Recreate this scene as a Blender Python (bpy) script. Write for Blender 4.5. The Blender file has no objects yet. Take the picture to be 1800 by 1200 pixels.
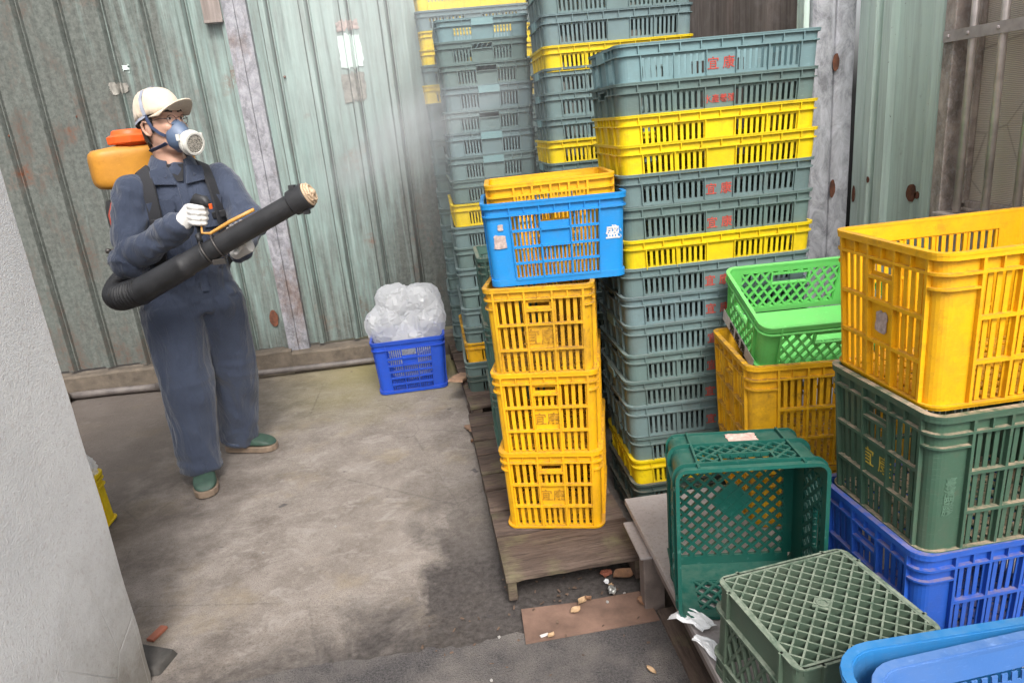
import bpy, bmesh, math, random
from mathutils import Vector, Matrix, noise
from mathutils.bvhtree import BVHTree
sc = bpy.context.scene
COL = sc.collection
R = math.radians
rnd = random.Random(7)

# ------------------------------------------------------------------ camera
cam = bpy.data.cameras.new('camera'); cam_o = bpy.data.objects.new('camera', cam); COL.objects.link(cam_o)
F_PX = 1230.0
cam.sensor_width = 36.0; cam.lens = 36.0 * F_PX / 1800.0; cam.clip_end = 200; cam.clip_start = 0.05
th = math.atan(F_PX / 3958.0); yw = math.atan(100 / F_PX); rl = R(5.5)
cF = Vector((math.sin(yw) * math.cos(th), math.cos(yw) * math.cos(th), -math.sin(th)))
cR0 = Vector((math.cos(yw), -math.sin(yw), 0)); cU0 = cR0.cross(cF)
cR = math.cos(rl) * cR0 - math.sin(rl) * cU0; cU = math.sin(rl) * cR0 + math.cos(rl) * cU0
cam_o.matrix_world = Matrix(((cR.x, cU.x, -cF.x, 0), (cR.y, cU.y, -cF.y, 0), (cR.z, cU.z, -cF.z, 1.6), (0, 0, 0, 1)))
sc.camera = cam_o

# ------------------------------------------------------------------ light
SUN_EL, SUN_AZ = R(48), R(172)      # azimuth from +Y clockwise
world = bpy.data.worlds.new('World'); sc.world = world; world.use_nodes = True
wn = world.node_tree; wn.nodes.clear()
wo = wn.nodes.new('ShaderNodeOutputWorld'); wb = wn.nodes.new('ShaderNodeBackground')
sky = wn.nodes.new('ShaderNodeTexSky'); sky.sky_type = 'NISHITA'; sky.sun_disc = False
sky.sun_elevation = SUN_EL; sky.sun_rotation = SUN_AZ; sky.dust_density = 6.0; sky.air_density = 1.0; sky.ozone_density = 1.0
hs = wn.nodes.new('ShaderNodeHueSaturation'); hs.inputs['Saturation'].default_value = 0.22
wn.links.new(sky.outputs[0], hs.inputs['Color']); wn.links.new(hs.outputs[0], wb.inputs[0])
wb.inputs[1].default_value = 0.135
wn.links.new(wb.outputs[0], wo.inputs[0])
sun = bpy.data.lights.new('sun', 'SUN'); sun.energy = 1.3; sun.angle = R(20); sun.color = (1.0, 0.965, 0.91)
sun_o = bpy.data.objects.new('sun', sun); COL.objects.link(sun_o)
sd = Vector((math.sin(SUN_AZ) * math.cos(SUN_EL), math.cos(SUN_AZ) * math.cos(SUN_EL), math.sin(SUN_EL)))
sun_o.rotation_euler = sd.to_track_quat('Z', 'Y').to_euler(); sun_o.location = (0, 0, 8)
sc.view_settings.view_transform = 'Standard'; sc.view_settings.look = 'None'
sc.view_settings.gamma = 1.0; sc.view_settings.use_curve_mapping = False
sc.view_settings.exposure = 1.0
sc.cycles.max_bounces = 7; sc.cycles.transparent_max_bounces = 8; sc.cycles.volume_bounces = 1

# ------------------------------------------------------------------ helpers
class MB:
    """collects faces for one mesh"""
    def __init__(s): s.v = []; s.f = []
    def add(s, vs, fs):
        o = len(s.v); s.v += [tuple(p) for p in vs]; s.f += [tuple(i + o for i in q) for q in fs]
    def box(s, x0, x1, y0, y1, z0, z1, M=None):
        vs = [Vector(p) for p in ((x0,y0,z0),(x1,y0,z0),(x1,y1,z0),(x0,y1,z0),(x0,y0,z1),(x1,y0,z1),(x1,y1,z1),(x0,y1,z1))]
        if M is not None: vs = [M @ p for p in vs]
        s.add(vs, [(3,2,1,0),(4,5,6,7),(0,1,5,4),(1,2,6,5),(2,3,7,6),(3,0,4,7)])
    def rings(s, rings, caps=(True, True), closed=True):
        n = len(rings[0]); vs = [p for r in rings for p in r]; fs = []
        for i in range(len(rings) - 1):
            for j in range(n if closed else n - 1):
                k = (j + 1) % n
                fs.append((i*n+j, i*n+k, (i+1)*n+k, (i+1)*n+j))
        if caps[0]: fs.append(tuple(reversed(range(n))))
        if caps[1]: fs.append(tuple(range((len(rings)-1)*n, len(rings)*n)))
        s.add(vs, fs)
    def tube(s, pts, rad, n=12, caps=(True, True), flat=None, up=None):
        """pts: list; rad: number or list (number or (a,b)); flat: ratio of second radius"""
        pts = [Vector(p) for p in pts]; N = len(pts); rings = []
        if not isinstance(rad, (list,)): rad = [rad] * N
        t0 = (pts[1] - pts[0]).normalized()
        ref = Vector(up) if up else (Vector((0,0,1)) if abs(t0.z) < .9 else Vector((1,0,0)))
        for i in range(N):
            t = (pts[min(i+1, N-1)] - pts[max(i-1, 0)]).normalized()
            a = (ref - t * ref.dot(t)).normalized(); b = t.cross(a)
            if not up: ref = a
            r = rad[i]; ra, rb = (r if isinstance(r, tuple) else (r, r * (flat or 1)))
            rings.append([pts[i] + a*(ra*math.cos(2*math.pi*j/n)) + b*(rb*math.sin(2*math.pi*j/n)) for j in range(n)])
        s.rings(rings, caps)
    def ball(s, c, r, n=12, m=8, M=None):
        c = Vector(c); r = (r, r, r) if not isinstance(r, tuple) else r
        M = M or Matrix.Identity(3); rings = []
        for i in range(1, m):
            t = math.pi * i / m
            rings.append([c + M @ Vector((r[0]*math.sin(t)*math.cos(2*math.pi*j/n), r[1]*math.sin(t)*math.sin(2*math.pi*j/n), -r[2]*math.cos(t))) for j in range(n)])
        s.rings(rings)
    def mesh(s, name, smooth=False):
        me = bpy.data.meshes.new(name); me.from_pydata(s.v, [], s.f); me.update()
        if smooth:
            me.polygons.foreach_set('use_smooth', [True] * len(me.polygons))
        return me
    def build(s, name, mat, parent=None, smooth=False, loc=None, label=None, bevel=None, kind=None, auto=None):
        o = link(name, s.mesh(name, smooth), mat, parent, loc)
        if auto: o.data.polygons.foreach_set('use_smooth', [True]*len(o.data.polygons)); o.data.set_sharp_from_angle(angle=R(auto))
        if bevel:
            md = o.modifiers.new('bevel', 'BEVEL'); md.width = bevel; md.segments = 2; md.limit_method = 'ANGLE'; md.angle_limit = R(40)
        if label: o['label'] = label
        if kind: o['kind'] = kind
        return o
def link(name, me, mat, parent=None, loc=None):
    o = bpy.data.objects.new(name, me); COL.objects.link(o)
    if me and not me.materials: me.materials.append(mat)
    if me and mat and me.materials[0] != mat:
        o.material_slots[0].link = 'OBJECT'; o.material_slots[0].material = mat
    if parent: o.parent = parent
    if loc: o.location = loc
    return o
def thing(name, label, cat, loc=(0,0,0), rz=0.0, group=None, rot=None):
    o = bpy.data.objects.new(name, None); COL.objects.link(o); o.empty_display_size = .05
    o.location = loc; o.rotation_euler = rot if rot else (0, 0, rz)
    return tag(o, label, cat, group)
def tag(o, label, cat, group=None):
    o['label'] = label; o['category'] = cat
    if group: o['group'] = group
    return o
def remesh(mb, voxel, smooth_it=4, smooth_f=.6):
    me = mb.mesh('tmp'); o = bpy.data.objects.new('tmp', me); COL.objects.link(o)
    m = o.modifiers.new('r', 'REMESH'); m.mode = 'VOXEL'; m.voxel_size = voxel
    if smooth_it:
        q = o.modifiers.new('s', 'SMOOTH'); q.iterations = smooth_it; q.factor = smooth_f
    dg = bpy.context.evaluated_depsgraph_get(); dg.update()
    out = bpy.data.meshes.new_from_object(o.evaluated_get(dg))
    bpy.data.objects.remove(o)
    out.polygons.foreach_set('use_smooth', [True] * len(out.polygons))
    return out
def displace(me, fn):
    nrm = [Vector(n.vector) for n in me.vertex_normals]
    for v, n in zip(me.vertices, nrm):
        v.co = v.co + n * fn(v.co, n)
    me.update()

# ------------------------------------------------------------------ materials
class NT:
    def __init__(s, name):
        s.m = bpy.data.materials.new(name); s.m.use_nodes = True; s.t = s.m.node_tree
        s.b = s.t.nodes['Principled BSDF']; s.out = s.t.nodes['Material Output']
    def n(s, ty, props=None, **inp):
        nd = s.t.nodes.new('ShaderNode' + ty)
        for k, v in (props or {}).items(): setattr(nd, k, v)
        for k, v in inp.items():
            k = k.replace('_', ' '); k = int(k[1:]) if k[0] == 'i' and k[1:].isdigit() else k
            s.set(nd.inputs[k], v)
        return nd
    def set(s, sock, v):
        if hasattr(v, 'links') or hasattr(v, 'is_linked'): s.t.links.new(v, sock)
        elif isinstance(v, tuple) and len(v) == 3 and sock.type == 'RGBA': sock.default_value = (*v, 1)
        else: sock.default_value = v
    def coord(s, kind='Object', scale=(1,1,1), rot=(0,0,0), loc=(0,0,0)):
        c = s.n('TexCoord').outputs[kind]
        return s.n('Mapping', Vector=c, Scale=scale, Rotation=rot, Location=loc).outputs[0]
    def noise(s, vec, scale, detail=4, rough=.6, w=None, dist=0):
        if w is not None: return s.n('TexNoise', {'noise_dimensions': '4D'}, Vector=vec, Scale=scale, Detail=detail, Roughness=rough, W=w, Distortion=dist).outputs[0]
        return s.n('TexNoise', Vector=vec, Scale=scale, Detail=detail, Roughness=rough, Distortion=dist).outputs[0]
    def ramp(s, fac, lo, hi, a=0., b=1.):
        return s.n('MapRange', Value=fac, From_Min=lo, From_Max=hi, To_Min=a, To_Max=b).outputs[0]
    def math(s, op, a, b=0.0): return s.n('Math', {'operation': op}, i0=a, i1=b).outputs[0]
    def mix(s, fac, a, b, mode='MIX'):
        nd = s.n('Mix', {'data_type': 'RGBA', 'blend_type': mode}); s.set(nd.inputs[0], fac); s.set(nd.inputs[6], a); s.set(nd.inputs[7], b)
        return nd.outputs[2]
    def rand(s, k=10.0): return s.math('MULTIPLY', s.n('ObjectInfo').outputs['Random'], k)
    def bump(s, h, dist=.002, strength=1.0, prev=None):
        nd = s.n('Bump', Height=h, Distance=dist, Strength=strength)
        if prev is not None: s.set(nd.inputs['Normal'], prev)
        s.set(s.b.inputs['Normal'], nd.outputs[0]); return nd.outputs[0]
    def fin(s, col=None, rough=None, metal=None, spec=None):
        for k, v in (('Base Color', col), ('Roughness', rough), ('Metallic', metal), ('Specular IOR Level', spec)):
            if v is not None: s.set(s.b.inputs[k], v)
        return s.m
def world_pos(n):
    return n.n('SeparateXYZ', Vector=n.n('NewGeometry').outputs['Position']).outputs
def plain(name, col, rough=.5, metal=0., var=.25, scale=25., bump=0.0006, spec=.5):
    n = NT(name); v = n.coord(); a = n.noise(v, scale, 5); 
    c = n.mix(n.ramp(a, .3, .7), tuple(x*(1-var) for x in col), tuple(min(1, x*(1+var*.6)) for x in col))
    if bump: n.bump(n.noise(v, scale*4, 3), bump)
    return n.fin(c, n.ramp(a, .3, .7, rough*.85, min(1, rough*1.15)), metal, spec)
def plastic(name, col, dirt=(.13,.085,.05), amt=.5, dust=.5, rough=.42, dustcol=(.30,.21,.15)):
    """injection moulded polypropylene with hand grime, scuffs and dust lying on the ledges"""
    n = NT(name); v = n.coord(); w = n.rand(40)
    a = n.noise(v, 5., 6, .65, w); b = n.noise(v, 38., 4, .7, w)
    c = n.mix(n.ramp(n.noise(v, 2.4, 4, .6, w), .3, .7), tuple(x*.80 for x in col), tuple(min(1, x*1.12) for x in col))
    c = n.mix(n.math('MULTIPLY', n.ramp(n.noise(v, 21., 6, .8, w), .55, .66), amt*.7), c, dirt)
    g = n.math('MULTIPLY', n.ramp(n.math('ADD', n.math('MULTIPLY', a, .6), n.math('MULTIPLY', b, .4)), .46, .72), amt)
    c = n.mix(g, c, dirt)
    sc_ = n.noise(n.coord(scale=(6, 6, 90), rot=(.4, .3, .2)), 9., 3, .5, w)
    c = n.mix(n.math('MULTIPLY', n.ramp(sc_, .62, .74), .34), c, tuple(min(1, x*1.5+.12) for x in col))
    nz = n.n('SeparateXYZ', Vector=n.n('NewGeometry').outputs['Normal']).outputs[2]
    d = n.math('MULTIPLY', n.math('MULTIPLY', n.ramp(nz, .55, .9), n.ramp(b, .35, .6)), dust)
    c = n.mix(d, c, dustcol)
    n.bump(n.noise(v, 120., 3, .6), .0005, .6)
    r = n.math('ADD', n.ramp(a, .3, .7, rough, rough+.16), n.math('MULTIPLY', d, .4))
    return n.fin(c, r, spec=.42)

M = {}
M['yellow'] = plastic('yellow plastic', (.76,.39,.004), (.26,.125,.02), .5, .55, .42, (.30,.16,.05))
M['yellow_old'] = plastic('old yellow plastic', (.68,.36,.008), (.17,.08,.018), .75, .8, .45, (.22,.12,.05))
M['lemon'] = plastic('lemon plastic', (.70,.51,.004), (.32,.20,.02), .5, .3, .42, (.36,.24,.06))
M['grey_a'] = plastic('grey green plastic', (.125,.185,.185), (.10,.11,.10), .5, .35, .5, (.24,.24,.23))
M['grey_b'] = plastic('slate green plastic', (.11,.165,.155), (.09,.10,.09), .5, .35, .5, (.24,.24,.23))
M['grey_c'] = plastic('blue grey plastic', (.13,.19,.20), (.10,.12,.12), .5, .35, .5, (.24,.24,.23))
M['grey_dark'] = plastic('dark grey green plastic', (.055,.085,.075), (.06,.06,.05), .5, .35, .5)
M['teal_clip'] = plastic('pale teal plastic', (.17,.29,.30), (.15,.18,.18), .3, .2, .45)
M['teal_top'] = plastic('faded teal plastic', (.15,.245,.26), (.12,.15,.15), .4, .25, .45)
M['bright_blue'] = plastic('bright blue plastic', (.010,.22,.56), (.10,.12,.16), .2, .08)
M['deep_blue'] = plastic('deep blue plastic', (.018,.095,.46), (.06,.06,.12), .3, .55)
M['floor_blue'] = plastic('royal blue plastic', (.014,.075,.50), (.05,.05,.12), .25, .15)
M['basket_blue'] = plastic('basket blue plastic', (.020,.15,.37), (.08,.14,.24), .4, .15, .4, (.16,.32,.50))
M['basket_pale'] = plastic('faded blue plastic', (.055,.15,.39), (.10,.16,.30), .4, .15, .45, (.22,.33,.52))
M['olive_green'] = plastic('olive green plastic', (.045,.095,.06), (.10,.085,.06), .45, .95, .48, (.36,.27,.19))
M['lime'] = plastic('lime green plastic', (.15,.56,.14), (.15,.30,.08), .25, .15, .38, (.25,.45,.18))
M['teal_green'] = plastic('teal green plastic', (.007,.085,.065), (.04,.08,.06), .35, .35, .36, (.10,.17,.13))
M['moss_green'] = plastic('moss green plastic', (.075,.115,.08), (.10,.10,.07), .4, .6, .45, (.30,.33,.26))
M['dull_green'] = plastic('dull green plastic', (.06,.13,.105), (.08,.09,.07), .5, .5, .45)
M['red_print'] = plain('red print', (.50,.065,.045), .6, var=.5, scale=90, bump=0)
M['brown_print'] = plain('worn moulded print', (.40,.20,.01), .6, var=.5, scale=60, bump=0)
M['gold_print'] = plain('yellow print', (.50,.36,.05), .6, var=.5, scale=90, bump=0)
M['green_print'] = plain('moulded green print', (.08,.15,.10), .55, var=.3, scale=60, bump=0)
M['black_print'] = plain('black print', (.02,.02,.025), .6, var=.3, scale=60, bump=0)
M['white_label'] = plain('white label', (.62,.58,.56), .6, var=.25, scale=40)
M['torn_label'] = plain('torn paper label', (.42,.33,.30), .8, var=.5, scale=60)
M['pink_label'] = plain('faded pink label', (.66,.42,.36), .8, var=.45, scale=60)

# ------------------------------------------------------------------ crates
class Shell:
    """round-cornered tapering box wall: bars are laid in (u along the side, z up, n outward)"""
    def __init__(s, W, D, H, t, r):
        s.W, s.D, s.H, s.t, s.r = W, D, H, t, r
    def ab(s, k): return (s.W/2, s.D/2) if k % 2 == 0 else (s.D/2, s.W/2)
    def U(s, k): return s.ab(k)[0] - s.r + s.r*math.pi/4
    def P(s, k, u, z, n):
        a, b = s.ab(k); q = s.t*(1 - z/s.H); az, bz = a - q, b - q; st = a - s.r
        if abs(u) <= st: x = u*(az - s.r)/st; y = -(bz + n)
        else:
            g = min((abs(u) - st)/s.r, math.pi/4); x = math.copysign(az - s.r + (s.r + n)*math.sin(g), u); y = -(bz - s.r) - (s.r + n)*math.cos(g)
        c, d = ((1,0),(0,1),(-1,0),(0,-1))[k]
        return (x*c - y*d, x*d + y*c, z)
    def bar(s, mb, k, u0, u1, z0, z1, n0, n1, caps=True):
        a = s.ab(k)[0]; st = a - s.r; us = [u0]
        cand = [-st - s.r*.52, -st - s.r*.26, -st, st, st + s.r*.26, st + s.r*.52]
        us += [c for c in cand if u0 + 1e-5 < c < u1 - 1e-5] + [u1]
        ring = [[s.P(k,u,z0,n0), s.P(k,u,z0,n1), s.P(k,u,z1,n1), s.P(k,u,z1,n0)] for u in us]
        Um = s.U(k)
        mb.rings(ring, (caps and abs(u0) < Um - 1e-4, caps and abs(u1) < Um - 1e-4))
    def diag(s, mb, k, p, q, w, n0, n1):
        (u0,z0),(u1,z1) = p, q; L = math.hypot(u1-u0, z1-z0)
        if L < 1e-4: return
        du, dz = -(z1-z0)/L*w/2, (u1-u0)/L*w/2
        ring = []
        for (u, z) in (p, q):
            ring.append([s.P(k,u-du,z-dz,n0), s.P(k,u-du,z-dz,n1), s.P(k,u+du,z+dz,n1), s.P(k,u+du,z+dz,n0)])
        mb.rings(ring)
def clip(p, q, u0, u1, z0, z1):
    t0, t1 = 0., 1.; d = (q[0]-p[0], q[1]-p[1])
    for pp, qq in ((-d[0], p[0]-u0), (d[0], u1-p[0]), (-d[1], p[1]-z0), (d[1], z1-p[1])):
        if abs(pp) < 1e-9:
            if qq < 0: return None
        else:
            r = qq/pp
            if pp < 0: t0 = max(t0, r)
            else: t1 = min(t1, r)
    if t0 >= t1: return None
    return t0, t1
def lattice_lines(u0, u1, z0, z1, pitch, slope=1.0, holes=()):
    """diamond lattice segments inside a rectangle, cut by rectangular holes"""
    out = []
    for fam in (1, -1):
        hz = (z1 - z0)/slope; n = int((u1 - u0 + hz)/pitch) + 2
        for i in range(-1, n):
            us = u0 + i*pitch + (0 if fam == 1 else 0)
            p, q = ((us - hz, z0), (us, z1)) if fam == 1 else ((us, z0), (us - hz, z1))
            t = clip(p, q, u0, u1, z0, z1)
            if not t: continue
            segs = [t]
            for h in holes:
                c = clip(p, q, *h)
                if not c: continue
                ns = []
                for a, b in segs:
                    if c[1] <= a or c[0] >= b: ns.append((a, b)); continue
                    if c[0] > a: ns.append((a, c[0]))
                    if c[1] < b: ns.append((c[1], b))
                segs = ns
            for a, b in segs:
                f = lambda t_: (p[0] + (q[0]-p[0])*t_, p[1] + (q[1]-p[1])*t_)
                out.append((f(a), f(b), fam))
    return out
def slats(S, mb, k, u0, u1, z0, z1, m, n0=-.003, n1=0., fill=.55):
    """m openings with slats between them"""
    p = (u1-u0)/m
    for i in range(m+1):
        c = u0 + i*p; w = p*fill/2
        a, b = max(u0, c-w), min(u1, c+w)
        if b - a > 1e-4: S.bar(mb, k, a, b, z0, z1, n0, n1)
def rim_part(S, h0=.010, out=.012, bottom=True):
    mb = MB()
    for k in range(4):
        S.bar(mb, k, -S.U(k), S.U(k), S.H-h0*.6, S.H, -.004, out)
        S.bar(mb, k, -S.U(k), S.U(k), S.H-h0*1.6, S.H-h0*.6, out-.004, out-.001)
    return mb
def grid_base(S, nx, ny, z0=.004, z1=.010, fill=.5, inset=.004):
    mb = MB(); a, b = S.W/2 - S.t - inset, S.D/2 - S.t - inset; r = S.r*.6
    for i in range(nx+1):
        c = -a + 2*a*i/nx; w = a/nx*fill
        x0, x1 = max(-a, c-w), min(a, c+w); yy = b - (r if abs(c) > a - r else 0)
        mb.box(x0, x1, -yy, yy, z0, z1)
    for i in range(ny+1):
        c = -b + 2*b*i/ny; w = b/ny*fill
        y0, y1 = max(-b, c-w), min(b, c+w); xx = a - (r if abs(c) > b - r else 0)
        mb.box(-xx, xx, y0, y1, z0+.001, z1-.001)
    return mb
def text_mesh(txt, size, depth=.0007, bold=.0, stack=False):
    cu = bpy.data.curves.new('lettering', 'FONT'); cu.body = '\n'.join(txt) if stack else txt
    cu.size = size; cu.extrude = depth; cu.align_x = 'CENTER'; cu.align_y = 'CENTER'; cu.offset = bold*size; cu.resolution_u = 2; cu.space_line = .82
    o = bpy.data.objects.new('tmp', cu); COL.objects.link(o)
    dg = bpy.context.evaluated_depsgraph_get(); dg.update()
    me = bpy.data.meshes.new_from_object(o.evaluated_get(dg)); bpy.data.objects.remove(o)
    xs = [v.co.x for v in me.vertices]; ys = [v.co.y for v in me.vertices]
    cx, cy = (min(xs)+max(xs))/2, (min(ys)+max(ys))/2
    # stand it up: text x -> x, text y -> z, facing -Y
    for v in me.vertices: v.co = Vector((v.co.x - cx, -v.co.z, v.co.y - cy))
    me.update(); return me
TX = {}
def text(txt, size, bold=.0, stack=False):
    key = (txt, size, stack)
    if key not in TX: TX[key] = text_mesh(txt, size, .0007, bold, stack)
    return TX[key]

def wall_tall(S, k, ncol, plate_row=1, rows=(.03, .30, .585, .87), cw=.135, ml=4, short=False):
    mb = MB(); H = S.H; U = S.U(k); a = S.ab(k)[0]; e = a - max(cw*2*a*.5, S.r*1.05)
    if not short: e = a - max(.085, S.r)
    zt = rows[-1]*H
    S.bar(mb, k, -U, U, zt, H-.006, -.003, 0)                       # band below the rim
    S.bar(mb, k, -U, U, zt-.003, zt+.003, 0, .011)                  # ledge
    S.bar(mb, k, -U, -e, zt-.034, zt-.029, 0, .010); S.bar(mb, k, e, U, zt-.034, zt-.029, 0, .010)
    S.bar(mb, k, -U, -e, .004, zt, -.003, 0); S.bar(mb, k, e, U, .004, zt, -.003, 0)   # corner posts
    S.bar(mb, k, -U, U, 0, rows[0]*H, -.003, .008)                  # foot
    S.bar(mb, k, -U, U, rows[0]*H-.003, rows[0]*H+.002, .008, .012)
    cols = [-e + 2*e*i/ncol for i in range(ncol+1)]
    if short: cols = [-e, -e*.30, e*.32, e]
    for c in cols:
        S.bar(mb, k, c-.0035, c+.0035, rows[0]*H, H-.007, 0, .0105)
    for i in range(len(cols)-1):                                    # short ribs in the band
        for q in (1,) if short else (1,):
            c = (cols[i]+cols[i+1])/2; S.bar(mb, k, c-.002, c+.002, zt+.003, H-.007, 0, .009)
    for c in (-U+.012, U-.012): pass
    for z in rows[1:-1]:
        S.bar(mb, k, -e, e, z*H-.004, z*H+.004, -.0032, .0108)
    for ri in range(len(rows)-1):
        z0, z1 = rows[ri]*H+.002, rows[ri+1]*H-.003
        for i in range(len(cols)-1):
            u0, u1 = cols[i]+.0035, cols[i+1]-.0035
            mid = short and i == 1
            if mid and ri == len(rows)-2:
                zh = z0 + (z1-z0)*.56
                S.bar(mb, k, u0, u1, zh-.004, zh+.004, -.003, .010)
                S.bar(mb, k, u0, u1, zh+.004, zh+.013, -.0028, 0)
                slats(S, mb, k, u0, u1, z0, zh-.004, 4)
                S.bar(mb, k, u0, u0+.008, zh+.013, z1, -.0028, 0); S.bar(mb, k, u1-.008, u1, zh+.013, z1, -.0028, 0)
                S.bar(mb, k, u0, u1, z1-.012, z1, -.0027, 0)
            elif mid and ri == plate_row:
                S.bar(mb, k, u0, u1, z0, z1, -.003, 0)
            else: slats(S, mb, k, u0, u1, z0, z1, ml)
    return mb
def parts_tall(W, D, H, t=.014, r=.030, flip=False):
    S = Shell(W, D, H, t, r); P = [('rim', rim_part(S))]
    for k in range(4):
        sh = (S.ab(k)[0] < S.ab(k+1)[0])
        P.append(('side_wall', wall_tall(S, k, 4, short=sh, ml=4)))
    P.append(('base', grid_base(S, 14, 10, .006, .012, .55)))
    return S, P

def wall_shallow(S, k, long, open_handle):
    mb = MB(); H = S.H; U = S.U(k); a = S.ab(k)[0]; zt = .70*H
    pw = .15*a if long else .24*a; e = a*(.80 if long else .66)
    nr = 9 if long else 6
    hole = (not long) and open_handle
    if hole:
        S.bar(mb, k, -U, -pw*.92, zt, H-.005, -.0025, 0); S.bar(mb, k, pw*.92, U, zt, H-.005, -.0025, 0)
        S.bar(mb, k, -pw*.92, pw*.92, H-.016, H-.005, -.0025, 0)
        S.bar(mb, k, -pw*.92, pw*.92, H-.020, H-.016, 0, .008)
    else: S.bar(mb, k, -U, U, zt, H-.005, -.0025, 0)
    S.bar(mb, k, -U, -pw if hole else U, zt-.002, zt+.002, 0, .009)
    if hole: S.bar(mb, k, pw, U, zt-.002, zt+.002, 0, .009); S.bar(mb, k, -pw, pw, .60*H-.002, .60*H+.002, 0, .009)
    for i in range(-nr//2+1, nr//2+1):
        c = 2*e*i/nr if not long else 2*a*.92*i/nr
        if hole and abs(c) < pw*1.05: continue
        S.bar(mb, k, c-.0016, c+.0016, zt+.002, H-.006, 0, .0085)
    S.bar(mb, k, -U, -e, .003, zt, -.0025, 0); S.bar(mb, k, e, U, .003, zt, -.0025, 0)
    S.bar(mb, k, -pw, pw, .003, zt if not hole else .60*H, -.0025, 0)
    S.bar(mb, k, -U, U, 0, .003, -.0025, .004)
    for sg in (-1, 1):
        u0, u1 = (pw, e) if sg > 0 else (-e, -pw)
        S.bar(mb, k, u0, u1, .003, .012, -.0024, 0); S.bar(mb, k, u0, u1, zt-.010, zt, -.0024, 0)
        slats(S, mb, k, u0, u1, .012, zt-.010, 11 if long else 6, -.0023, 0, .52)
        for c in ((u0, (u0+u1)/2, u1) if long else (u0, u1)):
            S.bar(mb, k, c-.0017, c+.0017, .003, zt-.002, 0, .008)
    for c in (-U+.02, U-.02): pass
    return mb
def clip_part(S, k):
    mb = MB(); a = S.ab(k)[0]; pw = .24*a
    S.bar(mb, k, -pw, pw, .66*S.H, .93*S.H, -.002, .013)
    S.bar(mb, k, -pw*.94, pw*.94, .93*S.H, .95*S.H, 0, .011)
    return mb
def parts_shallow(W, D, H, handle, t=.006, r=.034):
    S = Shell(W, D, H, t, r); P = [('rim', rim_part(S, .006, .010))]
    for k in range(4):
        P.append(('side_wall', wall_shallow(S, k, S.ab(k)[0] > S.ab(k+1)[0], handle == 'open')))
    P.append(('base', grid_base(S, 16, 10, .003, .007, .6)))
    if handle == 'clip':
        for k in range(4):
            if S.ab(k)[0] < S.ab(k+1)[0]: P.append(('handle_clip', clip_part(S, k)))
    return S, P

def wall_lattice(S, k, z0, z1, pitch, w, band=None, slope=1.2, hole=True, ledge=None):
    mb = MB(); H = S.H; U = S.U(k); a = S.ab(k)[0]; e = a - max(.055, S.r)
    S.bar(mb, k, -U, U, z1, H-.005, -.003, 0)
    S.bar(mb, k, -U, U, 0, z0, -.003, 0)
    S.bar(mb, k, -U, -e, z0, z1, -.003, 0); S.bar(mb, k, e, U, z0, z1, -.003, 0)
    for c in (-e, e): S.bar(mb, k, c-.003, c+.003, 0, H-.006, 0, .010)
    S.bar(mb, k, -U, U, z1-.003, z1+.002, 0, .011)
    S.bar(mb, k, -U, U, z0-.003, z0+.003, 0, .011)
    S.bar(mb, k, -U, U, 0, .004, 0, .006)
    hw = min(.065, e*.5); hz0, hz1 = z1-.048, z1-.014
    holes = [(-hw, hw, hz0, hz1)] if hole else []
    for p, q, fam in lattice_lines(-e, e, z0, z1, pitch, slope, holes):
        S.diag(mb, k, p, q, w, -.0034 if fam > 0 else -.003, .0045 if fam > 0 else .005)
    if hole:
        S.bar(mb, k, -hw-.006, hw+.006, hz0-.006, hz0, -.004, .009); S.bar(mb, k, -hw-.006, hw+.006, hz1, hz1+.006, -.004, .009)
        S.bar(mb, k, -hw-.006, -hw, hz0, hz1, -.004, .009); S.bar(mb, k, hw, hw+.006, hz0, hz1, -.004, .009)
    return mb
def base_lattice(S, pitch, w, slope=1.0, disk=.045, z0=.002, z1=.016, frame=.018, square=False):
    mb = MB(); a, b = S.W/2 - S.t, S.D/2 - S.t
    mb.box(-a+S.r*.5, a-S.r*.5, -b, -b+frame, 0, z1); mb.box(-a+S.r*.5, a-S.r*.5, b-frame, b, 0, z1)
    mb.box(-a, -a+frame, -b+frame, b-frame, .0004, z1-.0004); mb.box(a-frame, a, -b+frame, b-frame, .0004, z1-.0004)
    for p, q, fam in lattice_lines(-a+frame, a-frame, -b+frame, b-frame, pitch, slope):
        L = math.hypot(q[0]-p[0], q[1]-p[1])
        if L < .004: continue
        dx, dy = -(q[1]-p[1])/L*w/2, (q[0]-p[0])/L*w/2; e = .0004 if fam > 0 else 0
        vs = [(p[0]-dx,p[1]-dy,z0-e),(q[0]-dx,q[1]-dy,z0-e),(q[0]+dx,q[1]+dy,z0-e),(p[0]+dx,p[1]+dy,z0-e)]
        mb.add(vs + [(x,y,z1+e) for x,y,z in vs], [(3,2,1,0),(4,5,6,7),(0,1,5,4),(1,2,6,5),(2,3,7,6),(3,0,4,7)])
    d = MB()
    if disk:
        if square:
            d.add([(-disk,0,.001),(0,-disk,.001),(disk,0,.001),(0,disk,.001),(-disk,0,z1-.002),(0,-disk,z1-.002),(disk,0,z1-.002),(0,disk,z1-.002)],
                  [(3,2,1,0),(4,5,6,7),(0,1,5,4),(1,2,6,5),(2,3,7,6),(3,0,4,7)])
        else:
            d.rings([[(disk*.9*math.cos(2*math.pi*j/4), disk*.9*math.sin(2*math.pi*j/4), z) for j in range(4)] for z in (z0+.001, z0+.006)])
            d.rings([[(r_*math.cos(2*math.pi*j/16), r_*math.sin(2*math.pi*j/16), z) for j in range(16)] for r_, z in ((.014,.004),(.014,-.001),(.010,-.001),(.010,.002),(.004,.002),(.004,.006))])
    return mb, d
CACHE = {}
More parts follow.
